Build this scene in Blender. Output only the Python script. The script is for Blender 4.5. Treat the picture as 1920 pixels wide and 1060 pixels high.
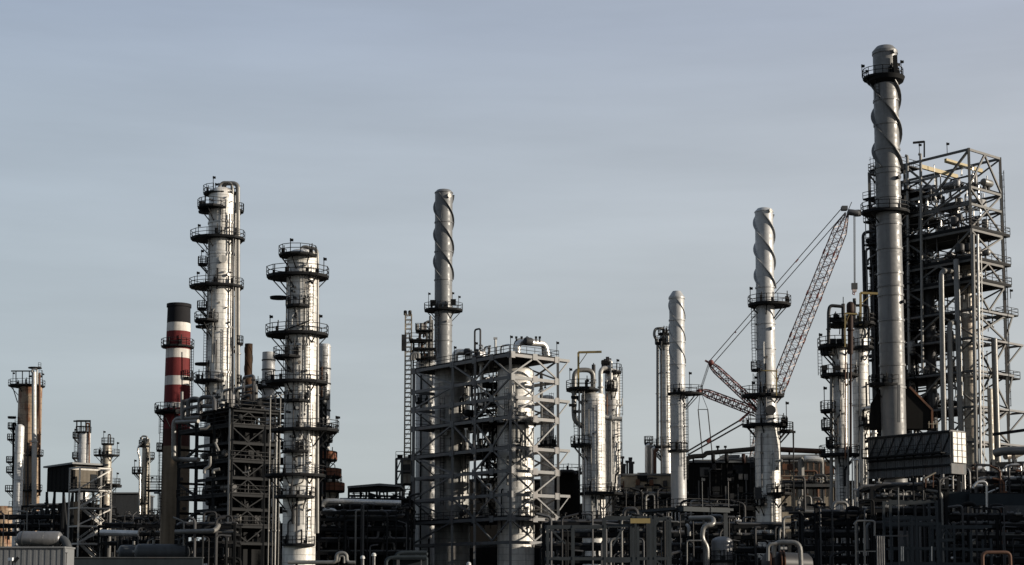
import bpy, math, random
from mathutils import Vector
R = math.radians
for _o in list(bpy.data.objects): bpy.data.objects.remove(_o)
SC = bpy.context.scene; COL = SC.collection
# ------------------------------------------------------------------ camera
F, CX, PY, TH, CZ = 3000.0, 960.0, 810.0, math.atan(0.1), 4.0
FW = Vector((0, math.cos(TH), math.sin(TH))); UP = Vector((0, -math.sin(TH), math.cos(TH)))
cam = bpy.data.cameras.new('camera'); camo = bpy.data.objects.new('camera', cam); COL.objects.link(camo)
cam.sensor_width = 36; cam.lens = 36 * F / 1920; cam.shift_y = 280 / 1920
cam.clip_start = 1; cam.clip_end = 6000
camo.location = (0, 0, CZ); camo.rotation_euler = (math.pi / 2 + TH, 0, 0); SC.camera = camo
# ------------------------------------------------------------------ sky and sun
SUN_EL, SUN_AZ = R(14), R(103)          # azimuth clockwise from +Y: low sun on the right, a little behind the camera
SDIR = Vector((math.sin(SUN_AZ) * math.cos(SUN_EL), math.cos(SUN_AZ) * math.cos(SUN_EL), math.sin(SUN_EL)))
W = bpy.data.worlds.new('World'); SC.world = W; W.use_nodes = True
nt = W.node_tree; nt.nodes.clear(); N = nt.nodes.new; L = nt.links.new
out = N('ShaderNodeOutputWorld'); mixs = N('ShaderNodeMixShader'); b1 = N('ShaderNodeBackground'); b2 = N('ShaderNodeBackground')
sky = N('ShaderNodeTexSky'); sky.sky_type = 'NISHITA'; sky.sun_disc = False; sky.sun_elevation = SUN_EL; sky.sun_rotation = SUN_AZ
sky.dust_density = 1.5; sky.altitude = 20
L(sky.outputs[0], b1.inputs[0]); b1.inputs[1].default_value = 0.05
tc = N('ShaderNodeTexCoord'); sep = N('ShaderNodeSeparateXYZ'); L(tc.outputs['Generated'], sep.inputs[0])
ramp = N('ShaderNodeValToRGB'); cr = ramp.color_ramp          # thin veil of high cloud, greyer near the horizon
cr.elements[0].position = 0.0; cr.elements[0].color = (.50, .53, .54, 1)
cr.elements[1].position = 0.6; cr.elements[1].color = (.30, .36, .46, 1)
for q_, k_ in ((.09, (.52, .55, .565)), (.21, (.525, .565, .61)), (.28, (.485, .53, .60)), (.34, (.43, .48, .58))): e = cr.elements.new(q_); e.color = (*k_, 1)
L(sep.outputs[2], ramp.inputs[0])
mp = N('ShaderNodeMapping'); mp.inputs['Scale'].default_value = (1.7, 1.7, 13); mp.inputs['Rotation'].default_value = (.03, .05, .3)
L(tc.outputs['Generated'], mp.inputs[0])
nz = N('ShaderNodeTexNoise'); nz.inputs['Scale'].default_value = 2.0; nz.inputs['Detail'].default_value = 7; nz.inputs['Roughness'].default_value = .55
L(mp.outputs[0], nz.inputs[0])
mr = N('ShaderNodeMapRange'); mr.inputs[1].default_value = .3; mr.inputs[2].default_value = .72; mr.inputs[3].default_value = .92; mr.inputs[4].default_value = 1.06
L(nz.outputs[0], mr.inputs[0])
mul = N('ShaderNodeMix'); mul.data_type = 'RGBA'; mul.blend_type = 'MULTIPLY'; mul.inputs[0].default_value = 1
L(ramp.outputs[0], mul.inputs[6]); L(mr.outputs[0], mul.inputs[7])
# bluer towards the left of the view
mr2 = N('ShaderNodeMapRange'); mr2.inputs[1].default_value = -.32; mr2.inputs[2].default_value = .3; mr2.inputs[3].default_value = 0; mr2.inputs[4].default_value = 1
L(sep.outputs[0], mr2.inputs[0])
tint = N('ShaderNodeMix'); tint.data_type = 'RGBA'; tint.inputs[6].default_value = (.90, .955, .985, 1); tint.inputs[7].default_value = (1.035, 1.02, .995, 1)
L(mr2.outputs[0], tint.inputs[0])
mul2 = N('ShaderNodeMix'); mul2.data_type = 'RGBA'; mul2.blend_type = 'MULTIPLY'; mul2.inputs[0].default_value = 1
L(mul.outputs[2], mul2.inputs[6]); L(tint.outputs[2], mul2.inputs[7])
# the clear sky behind the camera, away from the bright veil, is deeper
mr3 = N('ShaderNodeMapRange'); mr3.inputs[1].default_value = -.6; mr3.inputs[2].default_value = .4; mr3.inputs[3].default_value = .55; mr3.inputs[4].default_value = .745
L(sep.outputs[1], mr3.inputs[0]); L(mr3.outputs[0], b2.inputs[1])
L(mul2.outputs[2], b2.inputs[0])
mixs.inputs[0].default_value = .85
L(b1.outputs[0], mixs.inputs[1]); L(b2.outputs[0], mixs.inputs[2]); L(mixs.outputs[0], out.inputs[0])
sl = bpy.data.lights.new('sun', 'SUN'); sl.energy = 5; sl.angle = R(.5); sl.color = (1, .89, .74)
so = bpy.data.objects.new('sun', sl); COL.objects.link(so); so.rotation_euler = SDIR.to_track_quat('Z', 'Y').to_euler()
SC.view_settings.view_transform = 'Standard'; SC.view_settings.look = 'None'; SC.view_settings.exposure = .5; SC.view_settings.gamma = 1
# ------------------------------------------------------------------ helpers: photo pixel -> point at depth Y
def P(x, y, Y):
    d = Vector((1, 0, 0)) * ((x - CX) / F) + UP * (-(y - PY) / F) + FW
    return Vector((0, 0, CZ)) + d * (Y / d.y)
def Z(y, Y): return P(CX, y, Y).z
def M(px, y, Y): return px / F * (Y * math.cos(TH) + (Z(y, Y) - CZ) * math.sin(TH))
# ------------------------------------------------------------------ materials
MATS = {}
def mat(name, base, rough=.6, metal=0.0, stain=.35, stain_scale=.25, streak=.3, panel=None, bump=.0, rust=0.0, wave=None, grain=.12, spec=.3):
    m = bpy.data.materials.new(name); m.use_nodes = True; t = m.node_tree; n = t.nodes.new; l = t.links.new
    bs = t.nodes['Principled BSDF']; bs.inputs['Roughness'].default_value = rough; bs.inputs['Metallic'].default_value = metal; bs.inputs['Specular IOR Level'].default_value = spec
    geo = n('ShaderNodeNewGeometry')
    def mixc(bt, fac, a, b):
        x = n('ShaderNodeMix'); x.data_type = 'RGBA'; x.blend_type = bt
        for sock, v in ((0, fac), (6, a), (7, b)):
            if hasattr(v, 'is_linked'): l(v, x.inputs[sock])
            else: x.inputs[sock].default_value = v if sock == 0 else (*v, 1) if len(v) == 3 else v
        return x.outputs[2]
    def noise(scale, mapsc=(1, 1, 1), det=5, lo=.35, hi=.65):
        mpn = n('ShaderNodeMapping'); mpn.inputs['Scale'].default_value = mapsc; l(geo.outputs['Position'], mpn.inputs[0])
        x = n('ShaderNodeTexNoise'); x.inputs['Scale'].default_value = scale; x.inputs['Detail'].default_value = det; l(mpn.outputs[0], x.inputs[0])
        r = n('ShaderNodeMapRange'); r.inputs[1].default_value = lo; r.inputs[2].default_value = hi; l(x.outputs[0], r.inputs[0]); return r.outputs[0]
    def scaled(f, k):
        x = n('ShaderNodeMath'); x.operation = 'MULTIPLY'; l(f, x.inputs[0]); x.inputs[1].default_value = k; return x.outputs[0]
    col = mixc('MIX', scaled(noise(stain_scale), stain), base, tuple(c * .45 for c in base))
    col = mixc('MIX', scaled(noise(1.6, (1, 1, .07), 4, .45, .75), streak), col, tuple(c * .4 for c in base))
    col = mixc('MIX', scaled(noise(2.5, (1, 1, 1), 6), grain), col, tuple(min(1, c * 1.6) for c in base))
    if rust: col = mixc('MIX', scaled(noise(.7, (1, 1, .5), 8, .52, .62), rust), col, (.16, .07, .035))
    h = None
    if panel:
        uv = n('ShaderNodeUVMap'); br = n('ShaderNodeTexBrick'); l(uv.outputs[0], br.inputs[0])
        br.inputs['Scale'].default_value = 1; br.inputs['Brick Width'].default_value = panel[0]; br.inputs['Row Height'].default_value = panel[1]
        br.inputs['Mortar Size'].default_value = panel[2]; br.inputs['Mortar Smooth'].default_value = .3
        br.inputs['Color1'].default_value = (1, 1, 1, 1); br.inputs['Color2'].default_value = (.86, .86, .865, 1); br.inputs['Mortar'].default_value = (.5, .5, .5, 1)
        col = mixc('MULTIPLY', panel[3], col, br.outputs[0]); h = br.outputs['Fac']
        v = n('ShaderNodeMapRange'); l(noise(1.1, (1, 1, 1.6), 3), v.inputs[0]); v.inputs[3].default_value = rough - .12; v.inputs[4].default_value = rough + .12
        l(v.outputs[0], bs.inputs['Roughness'])
    l(col, bs.inputs['Base Color'])
    if wave:
        wv = n('ShaderNodeTexWave'); wv.bands_direction = wave[0]; wv.inputs['Scale'].default_value = wave[1]
        l(geo.outputs['Position'], wv.inputs[0]); bmp = n('ShaderNodeBump'); bmp.inputs['Strength'].default_value = .8; bmp.inputs['Distance'].default_value = wave[2]
        l(wv.outputs['Fac'], bmp.inputs['Height']); l(bmp.outputs[0], bs.inputs['Normal'])
    elif bump:
        bmp = n('ShaderNodeBump'); bmp.inputs['Strength'].default_value = .6; bmp.inputs['Distance'].default_value = bump
        l(noise(2.2, (1, 1, .7), 4, .2, .8), bmp.inputs['Height'])
        if h:
            b2_ = n('ShaderNodeBump'); b2_.invert = True; b2_.inputs['Strength'].default_value = .7; b2_.inputs['Distance'].default_value = .03
            l(h, b2_.inputs['Height']); l(bmp.outputs[0], b2_.inputs['Normal']); l(b2_.outputs[0], bs.inputs['Normal'])
        else: l(bmp.outputs[0], bs.inputs['Normal'])
    MATS[name] = m; return m
mat('clad', (.67, .655, .62), .5, .2, .42, .14, .85, panel=(2.4, .95, .04, .9), bump=.035, grain=.15, rust=.12)
mat('clad_grey', (.52, .52, .51), .48, .2, .3, .2, .4, panel=(2.4, 1.1, .03, .6), bump=.03, grain=.12)
mat('clad_old', (.36, .33, .28), .5, .2, .4, .2, .6, panel=(2.4, 1.3, .04, .8), bump=.05, rust=.25)
mat('clad_rust', (.30, .22, .15), .6, .1, .65, .35, .7, panel=(2.4, 1.3, .05, 1), bump=.05, rust=.85, grain=.3)
mat('stack_deep', (.155, .155, .155), .45, .15, .25, .12, .35, panel=(7, 4.4, .03, .3), bump=.015)
mat('stack', (.145, .15, .155), .48, .1, .25, .12, .3, panel=(7, 4.4, .03, .3), bump=.015)
mat('stack_light', (.36, .365, .37), .48, .15, .25, .12, .3, panel=(7, 3.6, .03, .35), bump=.015)
mat('stack_dark', (.035, .036, .038), .6, .1, .3, .2, .4, spec=.15)
mat('rust_stack', (.032, .021, .013), .8, .05, .5, .3, .6, rust=.12, spec=.12)
mat('concrete', (.15, .115, .08), .85, 0, .5, .1, .7, panel=(30, 2.2, .02, .4), bump=.02, spec=.15)
mat('soot', (.016, .016, .018), .8, 0, .3, spec=.1)
mat('band_red', (.135, .026, .027), .75, 0, .45, .3, .8, spec=.12)
mat('band_white', (.55, .53, .50), .7, 0, .45, .3, .8, spec=.2)
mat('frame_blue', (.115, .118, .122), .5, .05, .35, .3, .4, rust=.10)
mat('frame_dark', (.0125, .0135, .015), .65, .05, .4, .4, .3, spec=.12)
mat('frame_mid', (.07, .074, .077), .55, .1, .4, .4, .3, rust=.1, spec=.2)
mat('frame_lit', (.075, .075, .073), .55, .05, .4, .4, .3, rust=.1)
mat('portal_blue', (.035, .041, .046), .6, .05, .4, .4, .3, spec=.15)
mat('black', (.008, .0085, .0095), .7, 0, .3, .4, .3, spec=.1)
mat('rail', (.014, .0145, .016), .6, 0, .3, spec=.12)
mat('pipe', (.55, .54, .52), .35, .6, .35, .4, .3, bump=.02, grain=.15)
mat('pipe_dull', (.17, .167, .16), .45, .4, .4, .4, .4, bump=.02)
mat('pipe_dark', (.035, .035, .037), .5, .2, .4, spec=.2)
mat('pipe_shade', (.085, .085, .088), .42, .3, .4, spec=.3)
mat('riser_brown', (.03, .017, .014), .6, .1, .4, spec=.15)
mat('pipe_rust', (.10, .055, .038), .65, .1, .5, .5, .4, rust=.5, spec=.15)
mat('yellow', (.26, .20, .085), .5, 0, .35)
mat('crane_red', (.15, .05, .045), .5, .1, .35)
mat('crane_white', (.42, .35, .33), .5, .1, .35)
mat('rope', (.02, .02, .022), .6, .1, .2, spec=.15)
mat('rust_panel', (.17, .075, .048), .8, 0, .5, .5, .5, rust=.5, spec=.1)
mat('beige', (.33, .285, .22), .8, 0, .6, .3, .7, bump=.02, spec=.15)
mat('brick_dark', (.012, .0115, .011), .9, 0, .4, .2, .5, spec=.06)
mat('siding_dark', (.022, .025, .029), .7, 0, .35, .2, .4, wave=('X', 3.0, .06), spec=.12)
mat('siding_grey', (.15, .156, .162), .6, 0, .25, .2, .4, spec=.2)
mat('siding_blue', (.026, .033, .038), .6, .05, .35, .2, .4, spec=.12)
mat('roof', (.12, .125, .13), .5, .1, .3)
mat('tank', (.05, .054, .058), .5, .1, .35, .5, .4, bump=.01, spec=.25)
mat('tank_silver', (.17, .17, .175), .4, .4, .35, .5, .4, panel=(3, 1.6, .03, .6), bump=.02)
mat('ground', (.11, .105, .095), .9, 0, .5, .05, 0, bump=.02, spec=.1)
mat('grass', (.02, .024, .012), .95, 0, .5, .4, .1, bump=.05, spec=.05)
mat('asphalt', (.05, .052, .057), .85, 0, .3, .3, 0)
mat('furnace_grey', (.12, .124, .128), .6, .05, .45, .3, .7, rust=.12, spec=.2)
mat('end_wall_lit', (.12, .105, .085), .8, 0, .5, .3, .6, spec=.15)  # paler than the shed's other walls: sunlight on this end put into the colour
mat('band_stain', (.06, .026, .022), .8, 0, .5, .3, .7, spec=.1)
mat('steel_lit', (.36, .35, .33), .5, .15, .35, .3, .4, rust=.08)  # brightened frame steel: sunlight on the stair tower put into the colour
mat('panel_lit', (.74, .71, .66), .6, 0, .25, .3, .4)  # sunlit end face of the furnace: the light is put into this pale colour
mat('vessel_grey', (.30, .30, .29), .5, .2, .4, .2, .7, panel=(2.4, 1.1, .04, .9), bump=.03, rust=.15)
mat('riser', (.17, .167, .16), .42, .35, .4, .3, .5, bump=.02)
mat('crane_chord', (.06, .022, .02), .5, .1, .35)
mat('lamp_glass', (.6, .62, .65), .2, 0, .1)
# ------------------------------------------------------------------ mesh builder
class MB:
    def __init__(s): s.v = []; s.f = []; s.uv = {}; s.mi = {}
    def quadbox(s, c, ax, ay, az):
        b = len(s.v); c = Vector(c)
        for sx, sy, sz in ((-1,-1,-1),(1,-1,-1),(1,1,-1),(-1,1,-1),(-1,-1,1),(1,-1,1),(1,1,1),(-1,1,1)):
            s.v.append(c + ax*sx + ay*sy + az*sz)
        for q in ((0,3,2,1),(4,5,6,7),(0,1,5,4),(1,2,6,5),(2,3,7,6),(3,0,4,7)): s.f.append(tuple(b+i for i in q))
        return s
    def box(s, c, size, rz=0):
        x = Vector((math.cos(rz), math.sin(rz), 0)); y = Vector((-math.sin(rz), math.cos(rz), 0))
        return s.quadbox(c, x*size[0]/2, y*size[1]/2, Vector((0,0,size[2]/2)))
    def bar(s, p, q, w, h=None):
        p = Vector(p); q = Vector(q); d = q - p
        if d.length < 1e-6: return s
        d_ = d.normalized(); up = Vector((0,0,1)) if abs(d_.z) < .98 else Vector((1,0,0))
        sx = d_.cross(up).normalized(); sy = sx.cross(d_)
        return s.quadbox((p+q)/2, d/2, sx*w/2, sy*(h or w)/2)
    def tube(s, p, q, r, n=8, r2=None): return s.sweep([Vector(p), Vector(q)], r, n, r2)
    def sweep(s, pts, r, n=8, r2=None, caps=True):
        pts = [Vector(p) for p in pts]; rings = []
        t0 = (pts[1]-pts[0]).normalized(); up = Vector((0,0,1)) if abs(t0.z) < .95 else Vector((1,0,0))
        u = t0.cross(up).normalized()
        for i, p in enumerate(pts):
            t = (pts[min(i+1,len(pts)-1)] - pts[max(i-1,0)]).normalized()
            u = (u - t*u.dot(t)).normalized(); w = t.cross(u); rr = r if r2 is None else r + (r2-r)*i/(len(pts)-1)
            b = len(s.v); rings.append(b)
            for k in range(n):
                a = 2*math.pi*k/n; s.v.append(p + (u*math.cos(a) + w*math.sin(a))*rr)
        for a, b in zip(rings, rings[1:]):
            for k in range(n): s.f.append((a+k, a+(k+1)%n, b+(k+1)%n, b+k))
        if caps: s.f.append(tuple(rings[0]+k for k in reversed(range(n)))); s.f.append(tuple(rings[-1]+k for k in range(n)))
        return s
    def pipe(s, pts, r, n=8, bend=None):
        pts = [Vector(p) for p in pts]; bend = bend or r*3; o = [pts[0]]
        for a, b, c in zip(pts, pts[1:], pts[2:]):
            d1 = (a-b); d2 = (c-b); k = min(bend, d1.length*.48, d2.length*.48)
            A = b + d1.normalized()*k; C = b + d2.normalized()*k
            for i in range(6):
                t = i/5; o.append(A*(1-t)**2 + b*2*t*(1-t) + C*t*t)
        o.append(pts[-1]); return s.sweep(o, r, n)
    def lathe(s, c, prof, n=32, capb=True, capt=True, mi=0, a0=0):
        rings = []; c = Vector(c)
        for r, z in prof:
            b = len(s.v); rings.append(b)
            for k in range(n):
                a = 2*math.pi*k/n + a0; s.v.append(Vector((c.x+r*math.cos(a), c.y+r*math.sin(a), c.z+z)))
        for j in range(len(prof)-1):
            a, b = rings[j], rings[j+1]; rr = max(prof[j][0], prof[j+1][0])
            for k in range(n):
                u0 = 2*math.pi*rr*k/n; u1 = 2*math.pi*rr*(k+1)/n; z0 = prof[j][1]; z1 = prof[j+1][1]
                s.uv[len(s.f)] = ((u0,z0),(u1,z0),(u1,z1),(u0,z1)); s.mi[len(s.f)] = mi
                s.f.append((a+k, a+(k+1)%n, b+(k+1)%n, b+k))
        if capb: s.f.append(tuple(rings[0]+k for k in reversed(range(n))))
        if capt: s.f.append(tuple(rings[-1]+k for k in range(n)))
        return s
    def drum(s, p, q, r, n=24, cap=.3):      # cylinder with dished ends along p-q
        p = Vector(p); q = Vector(q); d = (q-p).normalized(); up = Vector((0,0,1)) if abs(d.z) < .9 else Vector((1,0,0))
        u = d.cross(up).normalized(); w = d.cross(u); st = []
        for i in range(5):
            a = i/4*math.pi/2; st.append((p - d*(r*cap*2*math.cos(a)), max(r*math.sin(a), .02)))
        for i in range(5):
            a = (1-i/4)*math.pi/2; st.append((q + d*(r*cap*2*math.cos(a)), max(r*math.sin(a), .02)))
        rg = []
        for c, rr in st:
            b = len(s.v); rg.append(b)
            for k in range(n):
                a = 2*math.pi*k/n; s.v.append(c + (u*math.cos(a)+w*math.sin(a))*rr)
        for j, (a, b) in enumerate(zip(rg, rg[1:])):
            for k in range(n):
                y0 = (st[j][0]-p).dot(d); y1 = (st[j+1][0]-p).dot(d); c = 2*math.pi*r/n
                s.uv[len(s.f)] = ((y0,k*c),(y0,(k+1)*c),(y1,(k+1)*c),(y1,k*c)); s.f.append((a+k, a+(k+1)%n, b+(k+1)%n, b+k))
        s.f.append(tuple(rg[0]+k for k in reversed(range(n)))); s.f.append(tuple(rg[-1]+k for k in range(n)))
        return s
    def prism(s, poly, z0, z1):
        b = len(s.v); n = len(poly)
        for x, y in poly: s.v.append(Vector((x,y,z0)))
        for x, y in poly: s.v.append(Vector((x,y,z1)))
        s.f.append(tuple(b+k for k in reversed(range(n)))); s.f.append(tuple(b+n+k for k in range(n)))
        for k in range(n): s.f.append((b+k, b+(k+1)%n, b+n+(k+1)%n, b+n+k))
        return s
    def build(s, name, m, parent=None, label=None, loc=None):
        org = Vector(parent['_o']) if parent else Vector(loc if loc is not None else (0,0,0))
        me = bpy.data.meshes.new(name); me.from_pydata([tuple(v-org) for v in s.v], [], s.f)
        for x in (m if isinstance(m, (list, tuple)) else [m]): me.materials.append(MATS[x])
        if s.uv:
            uvl = me.uv_layers.new(name='uv').data
            for fi, q in s.uv.items():
                p = me.polygons[fi]
                for li, c in zip(p.loop_indices, q): uvl[li].uv = c
            for fi, k in s.mi.items():
                if k: me.polygons[fi].material_index = k
        me.polygons.foreach_set('use_smooth', [True]*len(me.polygons)); me.set_sharp_from_angle(angle=R(28))
        o = bpy.data.objects.new(name, me); COL.objects.link(o)
        o['_o'] = tuple(org)
        if parent: o.parent = parent
        else: o.location = org
        if label: o['label'] = label
        return o
def tag(o, label, cat, group=None, kind='thing'):
    o['label'] = label; o['category'] = cat; o['kind'] = kind
    if group: o['group'] = group
    return o
def thing(name, label, cat, loc, group=None):
    o = bpy.data.objects.new(name, None); COL.objects.link(o); o.location = loc; o['_o'] = tuple(loc); o.empty_display_size = .5
    return tag(o, label, cat, group)
# ------------------------------------------------------------------ shared parts
def railing(pts, z, parent, h=1.1, w=.075, skip=None, closed=True, m='rail', post=1.6):
    mb = MB(); n = len(pts)
    for i in range(n if closed else n-1):
        a = Vector((*pts[i], z)); b = Vector((*pts[(i+1) % n], z))
        if skip and skip((a+b)/2): continue
        k = max(1, int((b-a).length/post + .5))
        for j in range(k+1):
            q = a + (b-a)*j/k; mb.bar(q, q + Vector((0,0,h)), w)
        for hh in (h, h*.52): mb.bar(a + Vector((0,0,hh)), b + Vector((0,0,hh)), w)
        mb.bar(a + Vector((0,0,.06)), b + Vector((0,0,.06)), .03, .12)
    return mb.build('railing', m, parent) if mb.f else None
def floodlight(root, p, h=1.9, m='black', yaw=0):
    mb = MB(); p = Vector(p); mb.tube(p, p+Vector((0,0,h)), .055, 6); t = p+Vector((0,0,h))
    mb.box(t+Vector((.14*math.cos(yaw), .14*math.sin(yaw), -.02)), (.42,.3,.3), yaw); mb.box(t+Vector((0,0,.1)), (.16,.16,.2), yaw)
    return mb.build('floodlight', m, root)
def ladder(root, p0, h, cage=True, nx=0, ny=-1, m='rail', w=.5):
    mb = MB(); p0 = Vector(p0); sx = Vector((-ny, nx, 0)); nn = Vector((nx, ny, 0))
    for s_ in (-.5, .5): mb.bar(p0+sx*w*s_, p0+sx*w*s_+Vector((0,0,h)), .07)
    z = .3
    while z < h: mb.bar(p0+sx*w*.5+Vector((0,0,z)), p0-sx*w*.5+Vector((0,0,z)), .05); z += .42
    if cage:
        z = 2.2
        arc = [p0 + sx*(w*.75*math.cos(a)) + nn*(.75*math.sin(a)) for a in [math.pi*i/6 for i in range(7)]]
        while z < h+1:
            for a, b in zip(arc, arc[1:]): mb.bar(a+Vector((0,0,z)), b+Vector((0,0,z)), .05)
            z += 1.1
        for a in (arc[1], arc[3], arc[5]):
            if h > 2.5: mb.bar(a+Vector((0,0,2.2)), a+Vector((0,0,h+.9)), .045)
    return mb.build('ladder', m, root)
rnd = random.Random(7)
class Col:
    """a vertical vessel or stack with its platforms, ladders and pipes; prof = [(photo y, photo width)] from the top down"""
    def __init__(s, name, label, cat, xc, yref, Y, prof, m, group=None, dome=.5, cone=None, n=36, bottom=0, part='shell'):
        p = P(xc, yref, Y); s.X, s.Y = p.x, Y; s.pr = [(Z(y, Y), M(w, y, Y)/2) for y, w in prof]
        s.root = thing(name, label, cat, (s.X, Y, 0), group)
        pr = sorted(s.pr); pts = [(pr[0][1], bottom)] + [(r, z) for z, r in pr]; mb = MB(); r, z = pts[-1][0], pts[-1][1]
        if cone: pts += [(r*1.06, z), (r*1.06, z+.12), (r*cone[0], z+cone[1]), (r*cone[0]*.86, z+cone[1]), (r*cone[0]*.86, z+cone[1]-.8)]
        elif dome:
            for i in range(1, 7):
                a = i/6*math.pi/2; pts.append((max(r*math.cos(a), .05), z + r*dome*math.sin(a)))
        mb.lathe((s.X, Y, 0), pts, n, capt=True); s.m = m
        s.shell = mb.build(part, m, s.root); s.top = pts[-1][1]
    def r(s, z):
        pr = sorted(s.pr)
        if z <= pr[0][0]: return pr[0][1]
        for (z0, r0), (z1, r1) in zip(pr, pr[1:]):
            if z <= z1: return r0 + (r1-r0)*(z-z0)/(z1-z0)
        return pr[-1][1]
    def surf(s, x, y, off=.0):
        p = P(x, y, s.Y); dx = p.x - s.X; r = s.r(p.z) + off
        return Vector((p.x, s.Y - math.sqrt(max(0, r*r-dx*dx)), p.z))
    def ring(s, *ys, h=.2, d=.1, m=None):
        for y in ys:
            z = Z(y, s.Y); r = s.r(z)
            MB().lathe((s.X, s.Y, 0), [(r-.05, z-h/2), (r+d, z-h/2), (r+d, z+h/2), (r-.05, z+h/2)], 32, False, False).build('flange_ring', m or s.m, s.root)
        return s
    def plat(s, y, xl, xr, dy=None, ry=None, n=12, rail=1.15, t=.32, m='black', strut=True, clutter=True, panel=None):
        t = min(t*.6, .24); z = Z(y, s.Y); x0 = P(xl, y, s.Y).x; x1 = P(xr, y, s.Y).x; cx = (x0+x1)/2; rx = (x1-x0)/2; r = s.r(z)
        full = x0 < s.X-r*.95 and x1 > s.X+r*.95
        if dy is None: dy = 0 if full else -r*.7
        if ry and full: ry *= .84
        if ry is None: ry = min(rx, r+1.0) if full else min(max(rx*.8, .8), r+1)
        cy = s.Y+dy; poly = [(cx+rx*math.cos(2*math.pi*(k+.5)/n)/math.cos(math.pi/n), cy+ry*math.sin(2*math.pi*(k+.5)/n)/math.cos(math.pi/n)) for k in range(n)]
        pl = MB().prism(poly, z-t, z).build('platform', m, s.root)
        sk = lambda q: (q.x-s.X)**2 + (q.y-s.Y)**2 < (r*1.02)**2
        railing(poly, z, pl, rail, skip=sk)
        if panel:
            mb = MB()
            for i in range(n):
                a = Vector((*poly[i], z+.6)); b = Vector((*poly[(i+1)%n], z+.6))
                if not sk((a+b)/2) and (a.y+b.y)/2 < cy+.3*ry: mb.bar(a, b, .05, 1.2)
            mb.build('wind_panel', panel, pl)
        if strut:
            for k in range(0, n, 2):
                q = Vector((*poly[k], z-t)); c = Vector((s.X, s.Y, z-t)); dd = q-c
                if dd.length > r+1.0:
                    dn = dd.normalized(); MB().bar(c+dn*(r+(dd.length-r)*.8), c+dn*(r-.05)-Vector((0,0,min(2.2,(dd.length-r)*.9))), .13).build('bracket', 'rail', pl)
        if clutter and rx > .9:
            for k in range(rnd.randint(2, 4)):
                mb = MB(); g = rnd
                a = g.uniform(math.pi*1.05, math.pi*1.95); q = Vector((cx+(rx-.35)*math.cos(a), cy+(ry-.35)*math.sin(a), z))
                if sk(q): continue
                h = g.uniform(.5, 1.1); mb.box(q+Vector((0,0,h/2)), (g.uniform(.25,.5), .25, h)); mb.tube(q+Vector((.1,0,h*.5)), q+Vector((.1,0,h+g.uniform(.3,.8))), .07, 6)
                mb.build('instrument_box', 'rail', pl)
        return pl
    def lamp(s, x, y, y1, dY=0, m='black'):
        p = P(x, y, s.Y+dY); floodlight(s.root, p, Z(y1, s.Y+dY)-p.z, m); return s
    def lad(s, x, y0, y1, cage=True, m='rail', w=.5):
        a = s.surf(x, y1, .3); h = Z(y0, s.Y)-a.z; ladder(s.root, a, h, cage, m=m, w=w); return s
    def vpipe(s, x, y0, y1, rpx, m='pipe', off=.35, name='pipe'):
        a = s.surf(x, y1, off); mb = MB(); r = M(rpx, y1, s.Y); b = Vector((a.x, a.y, Z(y0, s.Y))); mb.tube(a, b, r, 10)
        z = a.z + 1.5
        while z < b.z-.5: mb.bar((a.x, a.y, z), (s.X, s.Y, z), .08); z += 4.5
        mb.build(name, m, s.root); return s
    def pipe(s, pts, rpx, m='pipe', name='pipe', bend=None, fl=()):
        w = [P(x, y, s.Y+d) for x, y, d in pts]; r = M(rpx, pts[0][1], s.Y); mb = MB().pipe(w, r, 12, (bend or 3)*r)
        for i in range(len(w)-1):
            d = (w[i+1]-w[i]); k = d.length
            if k > r*8:
                c = w[i] + d*.5; n_ = d.normalized(); mb.tube(c-n_*r*.25, c+n_*r*.25, r*1.45, 12)
        mb.build(name, m, s.root); return s
    def nozzle(s, x, y, rpx, ln=.5, m='clad_grey'):
        a = s.surf(x, y, -.1); r = M(rpx, y, s.Y); d = Vector((a.x-s.X, a.y-s.Y, 0)).normalized()
        MB().tube(a, a+d*ln, r*.85, 16).tube(a+d*ln, a+d*(ln+.15), r, 16).build('manhole', m, s.root); return s
    def strakes(s, y0, y1, pitch_px, starts=3, w=.32, a0=0., m=None):
        z1, z0 = Z(y0, s.Y), Z(y1, s.Y); pitch = M(pitch_px, y0, s.Y); n = int((z1-z0)/pitch*28)
        for k in range(starts):
            mb = MB(); b = len(mb.v)
            for i in range(n+1):
                z = z1-(z1-z0)*i/n; a = a0+2*math.pi*k/starts+2*math.pi*(z1-z)/pitch; r = s.r(z); c, sn = math.cos(a), math.sin(a)
                for rr, dz in ((r-.03,-.07),(r+w,-.07),(r+w,.07),(r-.03,.07)): mb.v.append(Vector((s.X+rr*c, s.Y+rr*sn, z+dz)))
                if i:
                    q = b+4*(i-1)
                    for e_ in range(4): mb.f.append((q+e_, q+(e_+1)%4, q+4+(e_+1)%4, q+4+e_))
            mb.build('spiral_strake', m or s.m, s.root)
        return s
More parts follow.
